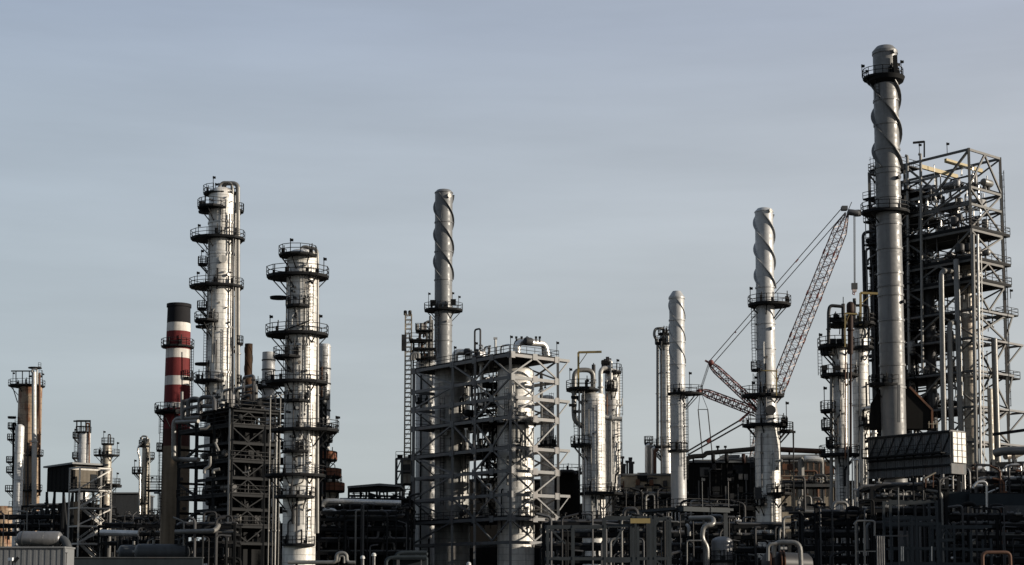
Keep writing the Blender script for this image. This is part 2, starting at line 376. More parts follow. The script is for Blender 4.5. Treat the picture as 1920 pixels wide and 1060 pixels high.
    def fuss(s, seed, y0, y1, n=6, nz=6, ms=('pipe_dull','pipe_shade','pipe_dark','rail','clad_grey')):
        g = random.Random(seed); w = s.r(Z((y0+y1)/2, s.Y))/M(1, (y0+y1)/2, s.Y)
        for i in range(n):
            dx = g.uniform(-.85, .85)*w; ya = g.uniform(y0, y1-25); yb = min(y1, ya+g.uniform(20, 110)); xc = CX+s.X/M(1, yb, s.Y); r = g.choice((.05, .07, .1, .14))
            p0 = s.surf(xc+dx, yb, .2+r); p1 = Vector((p0.x, p0.y, Z(ya, s.Y))); k = g.random()
            pts = [p0, p1] if k < .3 else [p0, p1, Vector((s.X+(p1.x-s.X)*.6, s.Y+(p1.y-s.Y)*.6, p1.z))] if k < .7 else [p0, Vector((p0.x, p0.y, (p0.z+p1.z)/2)), Vector((p0.x+.5, p0.y, (p0.z+p1.z)/2+.4)), Vector((p1.x+.5, p1.y, p1.z))]
            MB().pipe(pts, r, 8, .4).build('pipe' if r > .08 else 'cable', g.choice(ms), s.root)
        for i in range(nz):
            y = g.uniform(y0, y1); xc = CX+s.X/M(1, y, s.Y); s.nozzle(xc+g.uniform(-.8, .8)*w, y, g.uniform(1.2, 3), g.uniform(.2, .5), g.choice(('stack_dark','clad_grey','clad_old','clad')))
        return s
    def davit(s, pts, rpx=2, m='yellow'):
        w = [P(x, y, s.Y+d) for x, y, d in pts]; r = M(rpx, pts[0][1], s.Y); mb = MB()
        for a, b in zip(w, w[1:]): mb.bar(a, b, r*2)
        k = w[1]; mb.bar(w[0]*.35+k*.65, k*.6+w[2]*.4, r*.7); mb.build('davit', m, s.root); return s
# plant axes: A runs left and away, B runs right and away
AX = Vector((-.643, .766, 0)); BX = Vector((.766, .643, 0))
class Frame:
    def __init__(s, name, label, x, y, Y, LA, LB, ys, nA, nB, m, pw=.42, bh=.45, group=None, cat='steel structure', postA=None, postB=None, zs=None, bottom=0, rot=True, short=()):
        s.A, s.B = (AX, BX) if rot else (Vector((0,1,0)), Vector((1,0,0)))
        s.o = P(x, y, Y); s.o.z = 0; s.Y = Y; s.LA, s.LB, s.m = LA, LB, m; s.zs = zs or [Z(v, Y) for v in ys]
        s.root = thing(name, label, cat, tuple(s.o), group); s.pa = postA or [LA*i/nA for i in range(nA+1)]; s.pb = postB or [LB*i/nB for i in range(nB+1)]
        top = max(s.zs); s.top = top; s.pw = pw
        for a in s.pa:
            for b in s.pb:
                if a in (s.pa[0], s.pa[-1]) or b in (s.pb[0], s.pb[-1]): MB().bar(s.p(a,b,bottom), s.p(a,b,top+.02), pw).build('post', m, s.root)
        for iz, z in enumerate(sorted(s.zs)):
            e = pw*.45
            for b in (0, LB): MB().bar(s.p(e,b,z-bh/2), s.p((s.pa[-2] if iz in short else LA)-e,b,z-bh/2), pw*.7, bh).build('beam', m, s.root)
            for a in (0, LA): MB().bar(s.p(a,e,z-bh/2), s.p(a,LB-e,z-bh/2), pw*.7, bh).build('beam', m, s.root)
    def p(s, a, b, z): return s.o + s.A*a + s.B*b + Vector((0,0,z))
    def brace(s, face, i0, i1, z0, z1, pat, w=.26, off=0):
        f = {'A': lambda t, z: s.p(t, off, z), 'B': lambda t, z: s.p(off, t, z), 'A2': lambda t, z: s.p(t, s.LB, z), 'B2': lambda t, z: s.p(s.LA, t, z)}[face]
        m_ = (i0+i1)/2; z0 += .1; z1 -= .3
        sg = {'X': [((i0,z0),(i1,z1)),((i0,z1),(i1,z0))], '^': [((i0,z0),(m_,z1)),((m_,z1),(i1,z0))], 'V': [((i0,z1),(m_,z0)),((m_,z0),(i1,z1))],
              '/': [((i0,z0),(i1,z1))], '\\': [((i0,z1),(i1,z0))]}[pat]
        for a, b in sg: MB().bar(f(*a), f(*b), w, w).build('brace', s.m, s.root)
    def deck(s, z, a0=0, a1=None, b0=0, b1=None, rail=True, over=.25, m='black', sides='ABCD', t=.12):
        a1 = s.LA if a1 is None else a1; b1 = s.LB if b1 is None else b1
        q = [s.p(a0-over,b0-over,0), s.p(a0-over,b1+over,0), s.p(a1+over,b1+over,0), s.p(a1+over,b0-over,0)]; pl = [(v.x, v.y) for v in q]
        d = MB().prism(pl, z+.01, z+.01+t).build('floor', m, s.root)
        if rail:
            mp_ = {'B': (0,1), 'C': (1,2), 'D': (2,3), 'A': (3,0)}
            for c in sides:
                i, j = mp_[c]; railing([pl[i], pl[j]], z+t, d, closed=False)
        return d
    def stair(s, a0, a1, b, z0, z1, w=.8, m=None):
        mb = MB()
        for db in (0, w): mb.bar(s.p(a0,b+db,z0), s.p(a1,b+db,z1), .08, .3); mb.bar(s.p(a0,b+db,z0+1), s.p(a1,b+db,z1+1), .06)
        n = max(3, int((z1-z0)/.24))
        for i in range(1, n): t = i/n; mb.bar(s.p(a0+(a1-a0)*t,b,z0+(z1-z0)*t), s.p(a0+(a1-a0)*t,b+w,z0+(z1-z0)*t), .25, .05)
        mb.build('stair', m or s.m, s.root)
    def pipes(s, n, z0, z1, seed, ms=('pipe','pipe_dull','pipe_dark'), rr=(.08,.28), a=(.08,.92), b=(.1,.9)):
        g = random.Random(seed)
        for i in range(n):
            A = lambda: s.LA*g.uniform(*a); B = lambda: s.LB*g.uniform(*b); r = g.uniform(*rr); z = g.uniform(z0, z1); a0, b0 = A(), B(); k = g.random()
            if k < .4: pts = [s.p(a0,b0,z), s.p(a0,b0,z+g.uniform(1,4)), s.p(A(),b0,0)+Vector((0,0,0))]; pts[2].z = pts[1].z; q = pts[2].copy(); q.z -= g.uniform(.8,3); pts.append(q)
            elif k < .7: pts = [s.p(a0,b0,z), s.p(A(),b0,z), s.p(A(),b0,z)]; pts[2] = pts[1].copy(); pts[2].z += g.uniform(-3,3)
            else: pts = [s.p(a0,b0,z-g.uniform(1,5)), s.p(a0,b0,z+g.uniform(1,4))]
            mb = MB().pipe(pts, r, 8)
            for q in (pts[0], pts[-1]): mb.box(q, (r*3.2, r*3.2, r*1.4))
            mb.build('pipe', g.choice(ms), s.root)
    def equipment(s, zf, n, seed, ms=('tank_silver','pipe_dull','pipe_dark','frame_dark'), ar=(.12,.88)):
        g = random.Random(seed)
        for i in range(n):
            a0 = s.LA*g.uniform(*ar); b0 = s.LB*g.uniform(.15,.85); c = s.p(a0,b0,zf+.15); mb = MB(); k = g.random()
            if k < .45: r = g.uniform(.25,.6); h = g.uniform(1.0,2.4); mb.drum(c+Vector((0,0,.35+r*.5)), c+Vector((0,0,h)), r, 14); [mb.bar(c+Vector((dx*r*.7,dy*r*.7,0)), c+Vector((dx*r*.7,dy*r*.7,.8)), .09) for dx in (-1,1) for dy in (-1,1)]
            elif k < .8:
                r = g.uniform(.3,.6); l_ = g.uniform(.8,1.8); d = s.A if g.random() < .5 else s.B; z = Vector((0,0,.5+r)); mb.drum(c+z-d*l_, c+z+d*l_, r, 14)
                for q in (-.6,.6): mb.bar(c+d*l_*q, c+d*l_*q+Vector((0,0,.6)), .25)
            else: mb.box(c+Vector((0,0,.7)), (g.uniform(.6,1.4), .6, 1.4), R(40)); mb.tube(c+Vector((.2,0,1.4)), c+Vector((.2,0,2.4)), .08, 6)
            mb.build('process_pot' if k < .45 else 'exchanger' if k < .8 else 'control_cabinet', g.choice(ms), s.root)
def rack(label, x0, x1, Y, ys, depth=4, npipe=5, seed=0, m='black', span=7., name='pipe_rack', rail=False, group='pipe racks at the foot of the plant', ms=('pipe_dark','pipe_dark','black','pipe_shade','frame_dark','pipe_dark','pipe_shade','pipe_dull'), rmax=.26, drops=6, valves=10):  # near-black steel and pipes: shade of the low zone put into their colour
    g = random.Random(seed); pa = P(x0, 1000, Y); X0 = pa.x; X1 = P(x1, 1000, Y).x; root = thing(name, label, 'pipe rack', (X0, Y, 0), group); zs = sorted(Z(y, Y) for y in ys); top = zs[-1]
    k = max(1, int((X1-X0)/span+.5)); xs = [X0+(X1-X0)*i/k for i in range(k+1)]
    for x in xs:
        for d in (0, depth): MB().bar((x, Y+d, 0), (x, Y+d, top), .32).build('post', m, root)
    for z in zs:
        for d in (0, depth): MB().bar((X0, Y+d, z-.2), (X1, Y+d, z-.2), .22, .4).build('beam', m, root)
        mb = MB()
        for x in xs: mb.bar((x, Y, z-.15), (x, Y+depth, z-.15), .2, .3)
        mb.build('cross_beam', m, root)
        for i in range(npipe):
            r = g.uniform(.07, rmax); y = Y+.3+(depth-.6)*i/max(1, npipe-1); a = X0+g.uniform(-.5, .25*(X1-X0)); b = X1-g.uniform(-.5, .25*(X1-X0)); zz = z+r+.02
            pts = [(a, y, zz), (b, y, zz)]
            if g.random() < .45: pts = [(a, y, zz-g.uniform(1,3))] + pts
            if g.random() < .45: pts = pts + [(b, y, zz+g.uniform(-2.5,2))]
            if g.random() < .25:
                mx = a+(b-a)*g.uniform(.3,.7); hh = g.uniform(.8,1.6); pts = [(a,y,zz),(mx,y,zz),(mx,y,zz+hh),(mx+1.6,y,zz+hh),(mx+1.6,y,zz),(b,y,zz)]
            MB().pipe(pts, r, 8).build('pipe', g.choice(ms), root)
    for i in range(drops):
        x = g.uniform(X0, X1); z = g.choice(zs); r = g.uniform(.06,.2); y = Y-.35
        MB().pipe([(x, y, 2), (x, y, z+g.uniform(.3,1.2)), (x+g.choice((-1,1))*g.uniform(.6,2), y+g.uniform(0,.5), z+1)], r, 8).build('pipe', g.choice(ms), root)
    for i in range(valves):
        x = g.uniform(X0, X1); z = g.choice(zs)+g.uniform(.2,.6); y = Y+g.uniform(-.3,.5); r = g.uniform(.15,.3)
        MB().drum((x-r,y,z), (x+r,y,z), r*.7, 10).tube((x,y,z), (x,y,z+r*2.2), .05, 6).tube((x,y,z+r*2.2), (x,y,z+r*2.2+.05), r*.9, 10).build('valve', g.choice(ms+('pipe','pipe_dull')) if i % 3 == 0 else g.choice(ms), root)
    if rail: railing([(X0, Y-.1), (X1, Y-.1)], top, MB().box(((X0+X1)/2, Y+depth/2, top+.06), (X1-X0, depth, .1)).build('walkway', 'black', root), closed=False)
    return root
def building(name, label, x0, x1, y, Y, depth, m, roofm='roof', over=.3, ledges=(), cat='building', group=None, door=False, wins=0, slope=0, bottom=0, rz=0):
    pa = P(x0, y, Y); X0 = pa.x; X1 = P(x1, y, Y).x; z = pa.z; root = thing(name, label, cat, ((X0+X1)/2, Y, 0), group); w = X1-X0
    MB().box(((X0+X1)/2, Y+depth/2, (z+bottom)/2), (w, depth, z-bottom)).build('wall', m, root)
    mb = MB(); mb.quadbox(((X0+X1)/2, Y+depth/2, z+.16+slope/2), Vector((w/2+over, 0, 0)), Vector((0, depth/2+over, slope/2)), Vector((0,0,.15))); mb.build('roof', roofm, root)
    for yy in ledges: MB().bar((X0-.1, Y-.12, Z(yy, Y)), (X1+.1, Y-.12, Z(yy, Y)), .24, .3).build('ledge', 'frame_dark', root)
    for i in range(wins):
        xx = X0+w*(i+.6)/(wins+.2); f = MB().box((xx, Y-.03, z-2.2), (1.3,.12,1.2)).build('window', 'frame_mid', root); MB().box((xx, Y-.1, z-2.2), (1.05,.04,.95)).build('pane', 'tank', f)
    return root
# ================================================================== the setting
MB().box((0, 900, -.5), (5000, 5000, 1)).build('ground', 'ground', loc=(0,0,0))['kind'] = 'structure'
MB().box((0, 262, .004), (170, 30, .02)).build('road', 'asphalt', loc=(0,262,0))['kind'] = 'structure'
GS = 'grey spiral straked stacks'; DC = 'distillation columns'; SF = 'open steel frames'
# ================================================================== far left group
c = Col('distillation_column', 'tall rust streaked brown column at the far left with platforms on top', 'column', 53.5, 850, 330, [(728, 43), (1000, 45)], 'clad_rust', DC, dome=.25)
c.plat(724, 18, 82); c.plat(690, 55, 79, dy=-.5, ry=1.4, rail=.9); c.plat(706, 56, 80, dy=-.5, ry=1.3, clutter=False, strut=False)
c.plat(785, 20, 34, clutter=False, strut=False, rail=.2); c.plat(805, 20, 33); c.plat(808, 40, 57); c.plat(826, 19, 33); c.plat(855, 42, 82, dy=-.8); c.plat(868, 17, 30); c.plat(887, 17, 30); c.plat(922, 15, 30); c.plat(921, 40, 82)
c.pipe([(64, 698, -3.2), (64, 960, -3.2)], 4.5, 'clad_grey'); c.pipe([(74, 700, -1.5), (74, 930, -1.5)], 2.2, 'pipe_rust'); c.pipe([(60, 700, -2), (60, 692, -2), (70, 692, -2), (70, 720, -2)], 1.5, 'pipe_dull')
c.pipe([(34, 806, 0), (28, 794, 0), (25, 794, 0), (25, 990, 0)], 2, 'pipe_dark'); c.pipe([(46, 990, -3), (46, 860, -3)], 1.3, 'pipe_dull'); c.pipe([(52, 830, -3), (52, 980, -3)], 1.6, 'pipe_dark')
mb = MB()
for x in (30, 42, 55): mb.bar(P(x, 724, 329), P(x, 697, 329), .16)
for d in (-2, 2): mb.bar(P(21, 696, 330+d), P(64, 696, 330+d), .2, .25)
for x in (22, 34, 48, 62): mb.bar(P(x, 696, 328), P(x, 696, 332), .2)
mb.build('canopy', 'frame_dark', c.root); c.lad(31, 790, 985); MB().bar(P(24, 727, 330), P(33, 755, 330), .16).build('bracket', 'rail', c.root)
c.lamp(24, 720, 700); c.lamp(79, 724, 702)
c = Col('process_vessel', 'slim silver pipe column with domed top left of the rust brown column', 'vessel', 34.5, 900, 322, [(802, 16), (1000, 17)], 'clad_grey', dome=.8, n=20)
c.ring(850, 900, 950)
c = Col('distillation_column', 'small bright column with square railed head rising behind the dark shed', 'column', 157.5, 850, 325, [(812, 23), (1000, 24)], 'clad_grey', DC, dome=.3)
c.plat(811, 143, 170); c.plat(822, 139, 149); c.plat(860, 138, 148)
mb = MB()
for x in (144, 152, 161, 169): mb.bar(P(x, 811, 323.5), P(x, 789, 323.5), .22); mb.bar(P(x, 811, 326.5), P(x, 789, 326.5), .18)
for y in (789, 800): mb.bar(P(143, y, 323.5), P(170, y, 323.5), .22)
mb.bar(P(138, 790, 324), P(170, 790, 324), .3); mb.build('canopy', 'frame_dark', c.root); c.pipe([(162, 808, -1), (162, 794, -1), (167, 794, -1), (167, 870, -1)], 1.6, 'pipe_rust'); c.lad(143, 815, 868); c.lamp(140, 822, 806)
c = Col('distillation_column', 'dim grey column with two railed platforms right of the dark shed', 'column', 200, 880, 318, [(837, 17), (1000, 18)], 'clad_old', DC, dome=.6)
c.plat(854, 177, 223, ry=2); c.plat(833, 191, 213, rail=1.2); c.plat(909, 191, 226); c.plat(913, 210, 229, clutter=False, strut=False, rail=.3)
c.lamp(194, 833, 810); c.lamp(219.5, 854, 831); c.lamp(219, 909, 888); c.pipe([(203, 833, -.5), (203, 815, -.5), (207, 815, -.5), (207, 833, -.5)], 1.2, 'pipe_dark'); c.lad(194, 858, 905); c.pipe([(190, 860, 0), (190, 990, 0)], 1.2, 'pipe_dull')
c.lad(214, 909, 950, False)
c = Col('distillation_column', 'thin grey column wrapped in pipes left of the striped chimney', 'column', 271.5, 900, 300, [(824, 12), (1000, 13)], 'clad_old', DC, dome=.5, n=20)
c.plat(837, 261, 280); c.plat(888, 249, 268); c.plat(860, 277, 289, dy=0); c.plat(967, 264, 313, ry=2); c.plat(944, 265, 279)
c.pipe([(268, 830, -.6), (260, 836, -.6), (258, 846, -.6), (262, 858, -.6), (262, 985, -.6)], 1.9, 'pipe'); c.pipe([(274, 832, -.8), (280, 822, -.8), (280.5, 990, -.8)], 1.3, 'pipe_dull'); c.pipe([(266, 824, -.6), (266, 818, -.6), (276, 818, -.6), (276, 830, -.6)], 1.6, 'pipe_dull')
c.lamp(252, 888, 864); c.lamp(284, 905, 896); c.lamp(263, 837, 822); c.lad(277, 840, 960)
rd = thing('railed_platform', 'small railed platform on a pipe frame between thin column and striped chimney', 'platform', tuple(P(296, 1000, 290)))
pl = MB().box(P(296, 921, 290), (3.8, 2.6, .25)).build('platform', 'black', rd); o = P(296, 920, 290); railing([(o.x-1.9, o.y-1.3), (o.x+1.9, o.y-1.3), (o.x+1.9, o.y+1.3), (o.x-1.9, o.y+1.3)], o.z, pl); o2 = o+Vector((0,0,1.5))
railing([(o.x-1.9, o.y-1.3), (o.x+1.9, o.y-1.3), (o.x+1.9, o.y+1.3), (o.x-1.9, o.y+1.3)], o2.z, pl)
for x in (-1.7, 1.7): MB().bar((o.x+x, o.y, 0), (o.x+x, o.y, o.z+3), .2).build('post', 'frame_dark', rd)
MB().pipe([P(289, 924, 288), P(301, 924, 288), P(301, 990, 288)], .22).build('pipe', 'pipe_dull', rd)
# dark shed on a frame with its lit stair tower
sh = thing('process_shed', 'dark boxy shed raised on steel legs at the left', 'shed', tuple(P(126, 1000, 300)))
k = P(138, 871, 298); zb = Z(917, 298); zt = Z(871, 298)
q = [k, k+AX*11.5, k+AX*11.5+BX*6, k+BX*6]; MB().prism([(v.x, v.y) for v in q], zb, zt).build('wall', 'brick_dark', sh)
q = [k-AX*.8-BX*.6, k+AX*12.2-BX*.6, k+AX*12.2+BX*6.6, k-AX*.8+BX*6.6]; MB().prism([(v.x, v.y) for v in q], zt+.02, zt+.35).build('roof', 'roof', sh)
q = [k-AX*.03+BX*.4, k-AX*.03+BX*5.5, k+BX*5.5, k+BX*.4]; w_ = MB().prism([(v.x, v.y) for v in q], zb+.2, zt-.3).build('end_wall_lit', 'end_wall_lit', sh)
MB().box(k-AX*.1+BX*4.1+Vector((0,0,zb+1.6-k.z)), (1.3,.12,2.6), R(40)).build('door', 'siding_dark', sh)
for a in (0, 4, 8, 11.5):
    for b in (0, 6): p_ = k+AX*a+BX*b; MB().bar((p_.x, p_.y, 0), (p_.x, p_.y, zb), .4).build('post', 'frame_dark', sh)
for a0, a1 in ((0, 4), (8, 11.5)): MB().bar(Vector((*(k+AX*a0).xy, 8)), Vector((*(k+AX*a1).xy, zb)), .25).build('brace', 'frame_dark', sh); MB().bar(Vector((*(k+AX*a1).xy, 8)), Vector((*(k+AX*a0).xy, zb)), .25).build('brace', 'frame_dark', sh)
q = [k+AX*2.5+BX*1.5, k+AX*9.5+BX*1.5, k+AX*9.5+BX*5, k+AX*2.5+BX*5]; MB().prism([(v.x, v.y) for v in q], 3, zb-2.2).build('lower_wall', 'brick_dark', sh)
for i in range(7): MB().bar(k+AX*(.2+i*1.85)-BX*.04+Vector((0,0,-.2)), k+AX*(.2+i*1.85)-BX*.04+Vector((0,0,zb-zt+.1)), .14).build('cladding_rib', 'frame_dark', sh)
for zz in (9, 13.5):
    for b in (0, 6): MB().bar(Vector((*(k+BX*b).xy, zz)), Vector((*(k+AX*11.5+BX*b).xy, zz)), .25, .35).build('beam', 'frame_dark', sh)
f = Frame('stair_tower', 'sunlit open steel stair tower in front of the dark raised shed', 150, 875, 290, 4.2, 6.2, [875, 917, 950.6, 985, 1018], 1, 1, 'steel_lit', .28, .28, cat='stair tower', group=None)
zz = sorted(f.zs); zz = [zz[0]-4] + zz
for i in range(len(zz)-1):
    f.stair(.6, .6, 0, zz[i], zz[i], .1) if 0 else None
    mb = MB(); b0, b1 = (.7, 5.2) if i % 2 else (5.2, .7)
    if i < 4:
        for da in (.4, 1.3): mb.bar(f.p(da, b0, zz[i]), f.p(da, b1, zz[i+1]), .09, .3); mb.bar(f.p(da, b0, zz[i]+1), f.p(da, b1, zz[i+1]+1), .08)
        for j in range(1, 14): t = j/14; mb.bar(f.p(.4, b0+(b1-b0)*t, zz[i]+(zz[i+1]-zz[i])*t), f.p(1.3, b0+(b1-b0)*t, zz[i]+(zz[i+1]-zz[i])*t), .25, .05)
        mb.build('stair', 'steel_lit', f.root)
    if i: f.brace('B', 0, 6.2, zz[i], zz[i+1], '/', .22)
for z in f.zs[1:]: f.deck(z, 2.2, 4.2, rail=False, over=0)
f.deck(f.zs[1], b0=0, over=.1)
building('shed', 'grey corrugated shed behind the thin columns at the left', 208, 262, 926, 365, 14, 'siding_dark', 'roof')
# far dim tanks and pipework at the very left
t = Col('storage_tank', 'rusty drum tank at the extreme left edge below the brown column', 'tank', 5, 980, 345, [(951, 44), (1000, 44)], 'clad_rust', dome=.1); t.plat(951, -4, 26, dy=-1, ry=1.2, clutter=False, strut=False)
t = Col('storage_tank', 'round grey tank in the dark pipework beneath the raised shed', 'tank', 88, 985, 312, [(962, 32), (1010, 32)], 'tank', dome=.35)
rack('low dim pipe rack at the extreme left under the silver pipe column', -20, 140, 305, [1000, 985, 968], 5, 6, 1, drops=14, valves=16)
rack('pipe rack with a long lit silver pipe below the thin grey column', 185, 330, 285, [1018, 1000, 985], 5, 6, 2, drops=12, valves=18)
rack('irregular dark pipe rack under the legs of the raised dark shed', 40, 205, 312, [1024, 1006, 990, 976, 962, 948], 5, 6, 41, drops=26, valves=34, span=5)
rack('irregular dark pipe rack at the foot of the striped chimney', 196, 335, 296, [1030, 1014, 1000, 984, 970], 5, 6, 42, drops=26, valves=34, span=5)
t = thing('pipeline', 'long lit silver pipe low between stair tower and striped chimney', 'pipe', tuple(P(188, 1000, 280))); MB().pipe([P(188, 999, 280), P(259, 1001, 280)], .55, 12).build('pipe', 'pipe', t)
for x in (200, 225, 250): MB().bar((P(x, 1000, 280).x, 280, 0), (P(x, 1003, 280).x, 280, Z(1005, 280)), .3).build('pipe_support', 'frame_dark', t)
# striped chimney
CH = thing('striped_chimney', 'tall chimney banded red and white with a black sooty top', 'chimney', (P(330, 850, 246).x, 246, 0))
pr = [(572, 42, 'soot'), (607, 43.6, 'band_white'), (623, 44.4, 'band_red'), (656, 45.3, 'band_white'), (673, 46, 'band_red'), (707, 47, 'band_white'), (724, 47.6, 'band_red'), (757, 48.6, 'band_white'), (767, 49, 'band_red'), (806, 50, 'band_stain'), (838, 50.9, 'concrete'), (1000, 55, None)]
mb = MB(); ms_ = ['soot', 'band_white', 'band_red', 'concrete', 'band_stain']; X_ = CH.location.x
for (y0, w0, m_), (y1, w1, _) in zip(pr, pr[1:]):
    z1_, z0_ = Z(y0, 246), Z(y1, 246) if y1 < 1000 else 0
    mb.lathe((X_, 246, 0), [(M(w1, y1, 246)/2, z0_), (M(w0, y0, 246)/2, z1_)], 40, False, y0 == 572, ms_.index(m_))
mb.build('shaft', ms_, CH); c = object.__new__(Col); c.X, c.Y, c.root, c.pr, c.m = X_, 246, CH, [(Z(y, 246), M(w, y, 246)/2) for y, w, _ in pr], 'concrete'
c.ring(574, h=.5, d=.15, m='soot'); c.plat(651, 304, 362, ry=3, clutter=True, t=.25); c.plat(775, 296, 344, ry=3.4, t=.4); c.plat(845, 294, 306, dy=0); c.plat(711, 346, 362, dy=-.5, ry=1.4)
c.lad(359, 655, 775, False); MB().bar(P(359, 655, 244), P(359, 775, 244), .12).build('conduit', 'rail', CH); a = P(302, 840, 245); ladder(CH, a, Z(778, 246)-a.z, True); a = P(299, 990, 245); ladder(CH, a, Z(848, 246)-a.z, True)
c.nozzle(343, 900, 3, .3, 'stack_dark'); c.nozzle(347, 955, 3, .3, 'stack_dark')
# foreground left: drum with elbow, container, tanks
d = thing('process_drum', 'grey horizontal drum ending in a bent elbow pipe at lower left', 'drum', tuple(P(75, 1030, 200)))
MB().drum(P(40, 1011, 200), P(109, 1011, 200), .97, 28).build('shell', 'tank_silver', d); MB().pipe([P(108, 1012, 200), P(121, 1012, 199.5), P(130, 1032, 199), P(131, 1062, 199)], .52, 14, 1.6).build('elbow', 'tank', d)
for x in (52, 97): MB().box(P(x, 1045, 200), (.5, 1.2, 3.6)).build('saddle', 'frame_dark', d)
MB().tube(P(44, 1011, 200), P(45, 1011, 200), 1.02, 28).build('flange_ring', 'tank', d)
k = thing('site_container', 'pale grey ribbed container in the bottom left corner', 'container', tuple(P(60, 1060, 120))); X0, X1, z = P(-30, 1027, 120).x, P(121, 1027, 120).x, Z(1028, 120)
mb = MB()
for i in range(int((X1-X0)/.22)): mb.box((X0+i*.22+.11, 120+(.0 if i % 2 else .025), z/2+2), (.22, .1, z-4))
mb.box(((X0+X1)/2, 121.4, z/2+2), (X1-X0, 2.6, z-4)); mb.build('wall', 'siding_grey', k); MB().box(((X0+X1)/2, 121.3, z+.06), (X1-X0+.12, 2.95, .12)).build('roof', 'siding_grey', k)
for x in (14, 99): MB().tube(P(x, 1030, 120.6), P(x, 1024, 120.6), .04, 8).build('vent', 'siding_grey', k)
MB().box((X1+.02, 119.98, z/2+1), (.14, .14, z-2)).build('corner_post', 'siding_grey', k)
MB().box(((X0+X1)/2, 121.3, 2), (X1-X0, 2.6, .3)).build('base', 'frame_dark', k)
for x in (-25, 40, 115): MB().bar((P(x, 1060, 121).x, 121.3, 0), (P(x, 1060, 121).x, 121.3, 2), .3).build('leg', 'frame_dark', k)
fl = thing('floodlight', 'small white floodlight on a short mast before the grey container', 'floodlight', (P(24, 1060, 112).x, 112, 0)); pz = P(24, 1052, 112)
MB().tube((pz.x, 112, 0), pz, .06, 8).build('mast', 'frame_dark', fl); MB().box(pz+Vector((-.13,-.05,.12)), (.34,.2,.22), R(-15)).build('lamp_head', 'lamp_glass', fl); MB().bar(pz+Vector((.1,0,-.1)), pz+Vector((.38,0,.25)), .1, .2).build('bracket', 'frame_dark', fl)
fp = thing('fence_post', 'thin pale post beside the right end of the grey container', 'post', (P(124.5, 1060, 119).x, 119, 0)); MB().tube((fp.location.x, 119, 0), P(124.5, 1037, 119), .05, 8).build('pole', 'tank_silver', fp); MB().box(P(124.5, 1037, 119), (.16,.16,.06)).build('cap', 'tank_silver', fp)
for i, (xl, y0, y1, ln, Y, lb) in enumerate(((221, 1022, 1050, 5, 212, 'leftmost dark bullet tank, the one nearest the drum elbow'), (253, 1020, 1052, 6, 205, 'long dark bullet tank lying in the middle of the three'), (348, 1018, 1049, 5, 229, 'dark bullet tank with pale dished end, partly behind steel posts'))):
    r = M(y1-y0, y0, Y)/2; p0 = P(xl+8, (y0+y1)/2, Y); t = thing('bullet_tank', lb, 'tank', (p0.x, p0.y, 0), 'horizontal bullet tanks'); q = p0+Vector((ln*.97, ln*.22, 0))
    MB().drum(p0, q, r, 28, .28).build('shell', 'tank', t)
    for u in (.2, .8): s_ = p0.lerp(q, u); MB().box((s_.x, s_.y, s_.z/2-r*.35), (.6, r*1.6, s_.z-r*.7), R(13)).build('saddle', 'concrete' if 0 else 'frame_mid', t)
    MB().tube(p0-Vector((r*.45,.1,0)), p0-Vector((r*.75,.17,0)), .22, 12).build('nozzle', 'pipe_dull', t); MB().tube(p0.lerp(q,.3)+Vector((0,0,r*.9)), p0.lerp(q,.3)+Vector((0,0,r+.5)), .18, 10).build('nozzle', 'pipe_dull', t)
em = MB(); zt = Z(1049, 175)
em.quadbox((-40, 185, zt/2-.3), Vector((38,0,0)), Vector((0,14,0)), Vector((0,0,zt/2-.4))); em.build('embankment', 'grass', loc=(0,0,0))['kind'] = 'structure'
wl = thing('low_wall', 'low dark blue grey kerb wall in front of the bullet tanks', 'wall', (P(250, 1050, 168).x, 168, 0)); MB().box((P(250, 1050, 168).x, 168, Z(1047, 168)/2), (14.5, .5, Z(1047, 168))).build('wall', 'siding_blue', wl); MB().box((P(250, 1050, 168).x, 168, Z(1047, 168)+.06), (14.7, .7, .12)).build('coping', 'frame_mid', wl)
# ================================================================== tall left pair of columns
c = Col('distillation_column', 'tallest pale column of the left pair, overhead pipe arching down its right side', 'column', 413.5, 560, 238.5, [(363, 49.5), (500, 50), (700, 51), (1000, 52)], 'clad', DC, dome=.45)
c.ring(478, 616, 700, 420, m='clad_grey', h=.3, d=.1)
c.plat(364, 382.5, 444, ry=2.4, rail=1.2); c.plat(394, 375, 428, dy=-1.2, ry=2.6); c.plat(399, 374, 408, dy=-.5, clutter=False, strut=False, rail=.05)
c.plat(448, 359, 457.5, t=.45); c.plat(497, 372.5, 389, dy=-.3); c.plat(538, 357, 455, t=.45); c.plat(580, 371, 387.5, dy=-.3); c.plat(606, 370, 414, dy=-1.6, ry=2.4); c.plat(614, 369, 400, dy=-.6, rail=.05, clutter=False, strut=False)
c.plat(645.5, 444, 456, dy=-.3); c.plat(684, 368, 402, dy=-.8, rail=.05, clutter=False, strut=False); c.plat(717.5, 368, 424, dy=-1.2, ry=2.8); c.plat(719, 444, 453, dy=-.3); c.plat(396, 440, 456, dy=.2, ry=1)
c.pipe([(420, 360, 0), (420, 344, -.3), (446, 344, -.6), (446, 990, -.6)], 4.2, 'pipe_dull', bend=2.5); c.pipe([(437, 440, -1.6), (437, 990, -1.6)], 1.7, 'pipe_dark'); c.pipe([(441.5, 400, -1.2), (441.5, 990, -1.2)], 1.5, 'pipe_dull'); c.pipe([(410, 352, -1), (416, 342, -1), (432, 342, -1), (436, 352, -1), (436, 364, -1)], 2.4, 'pipe_dull')
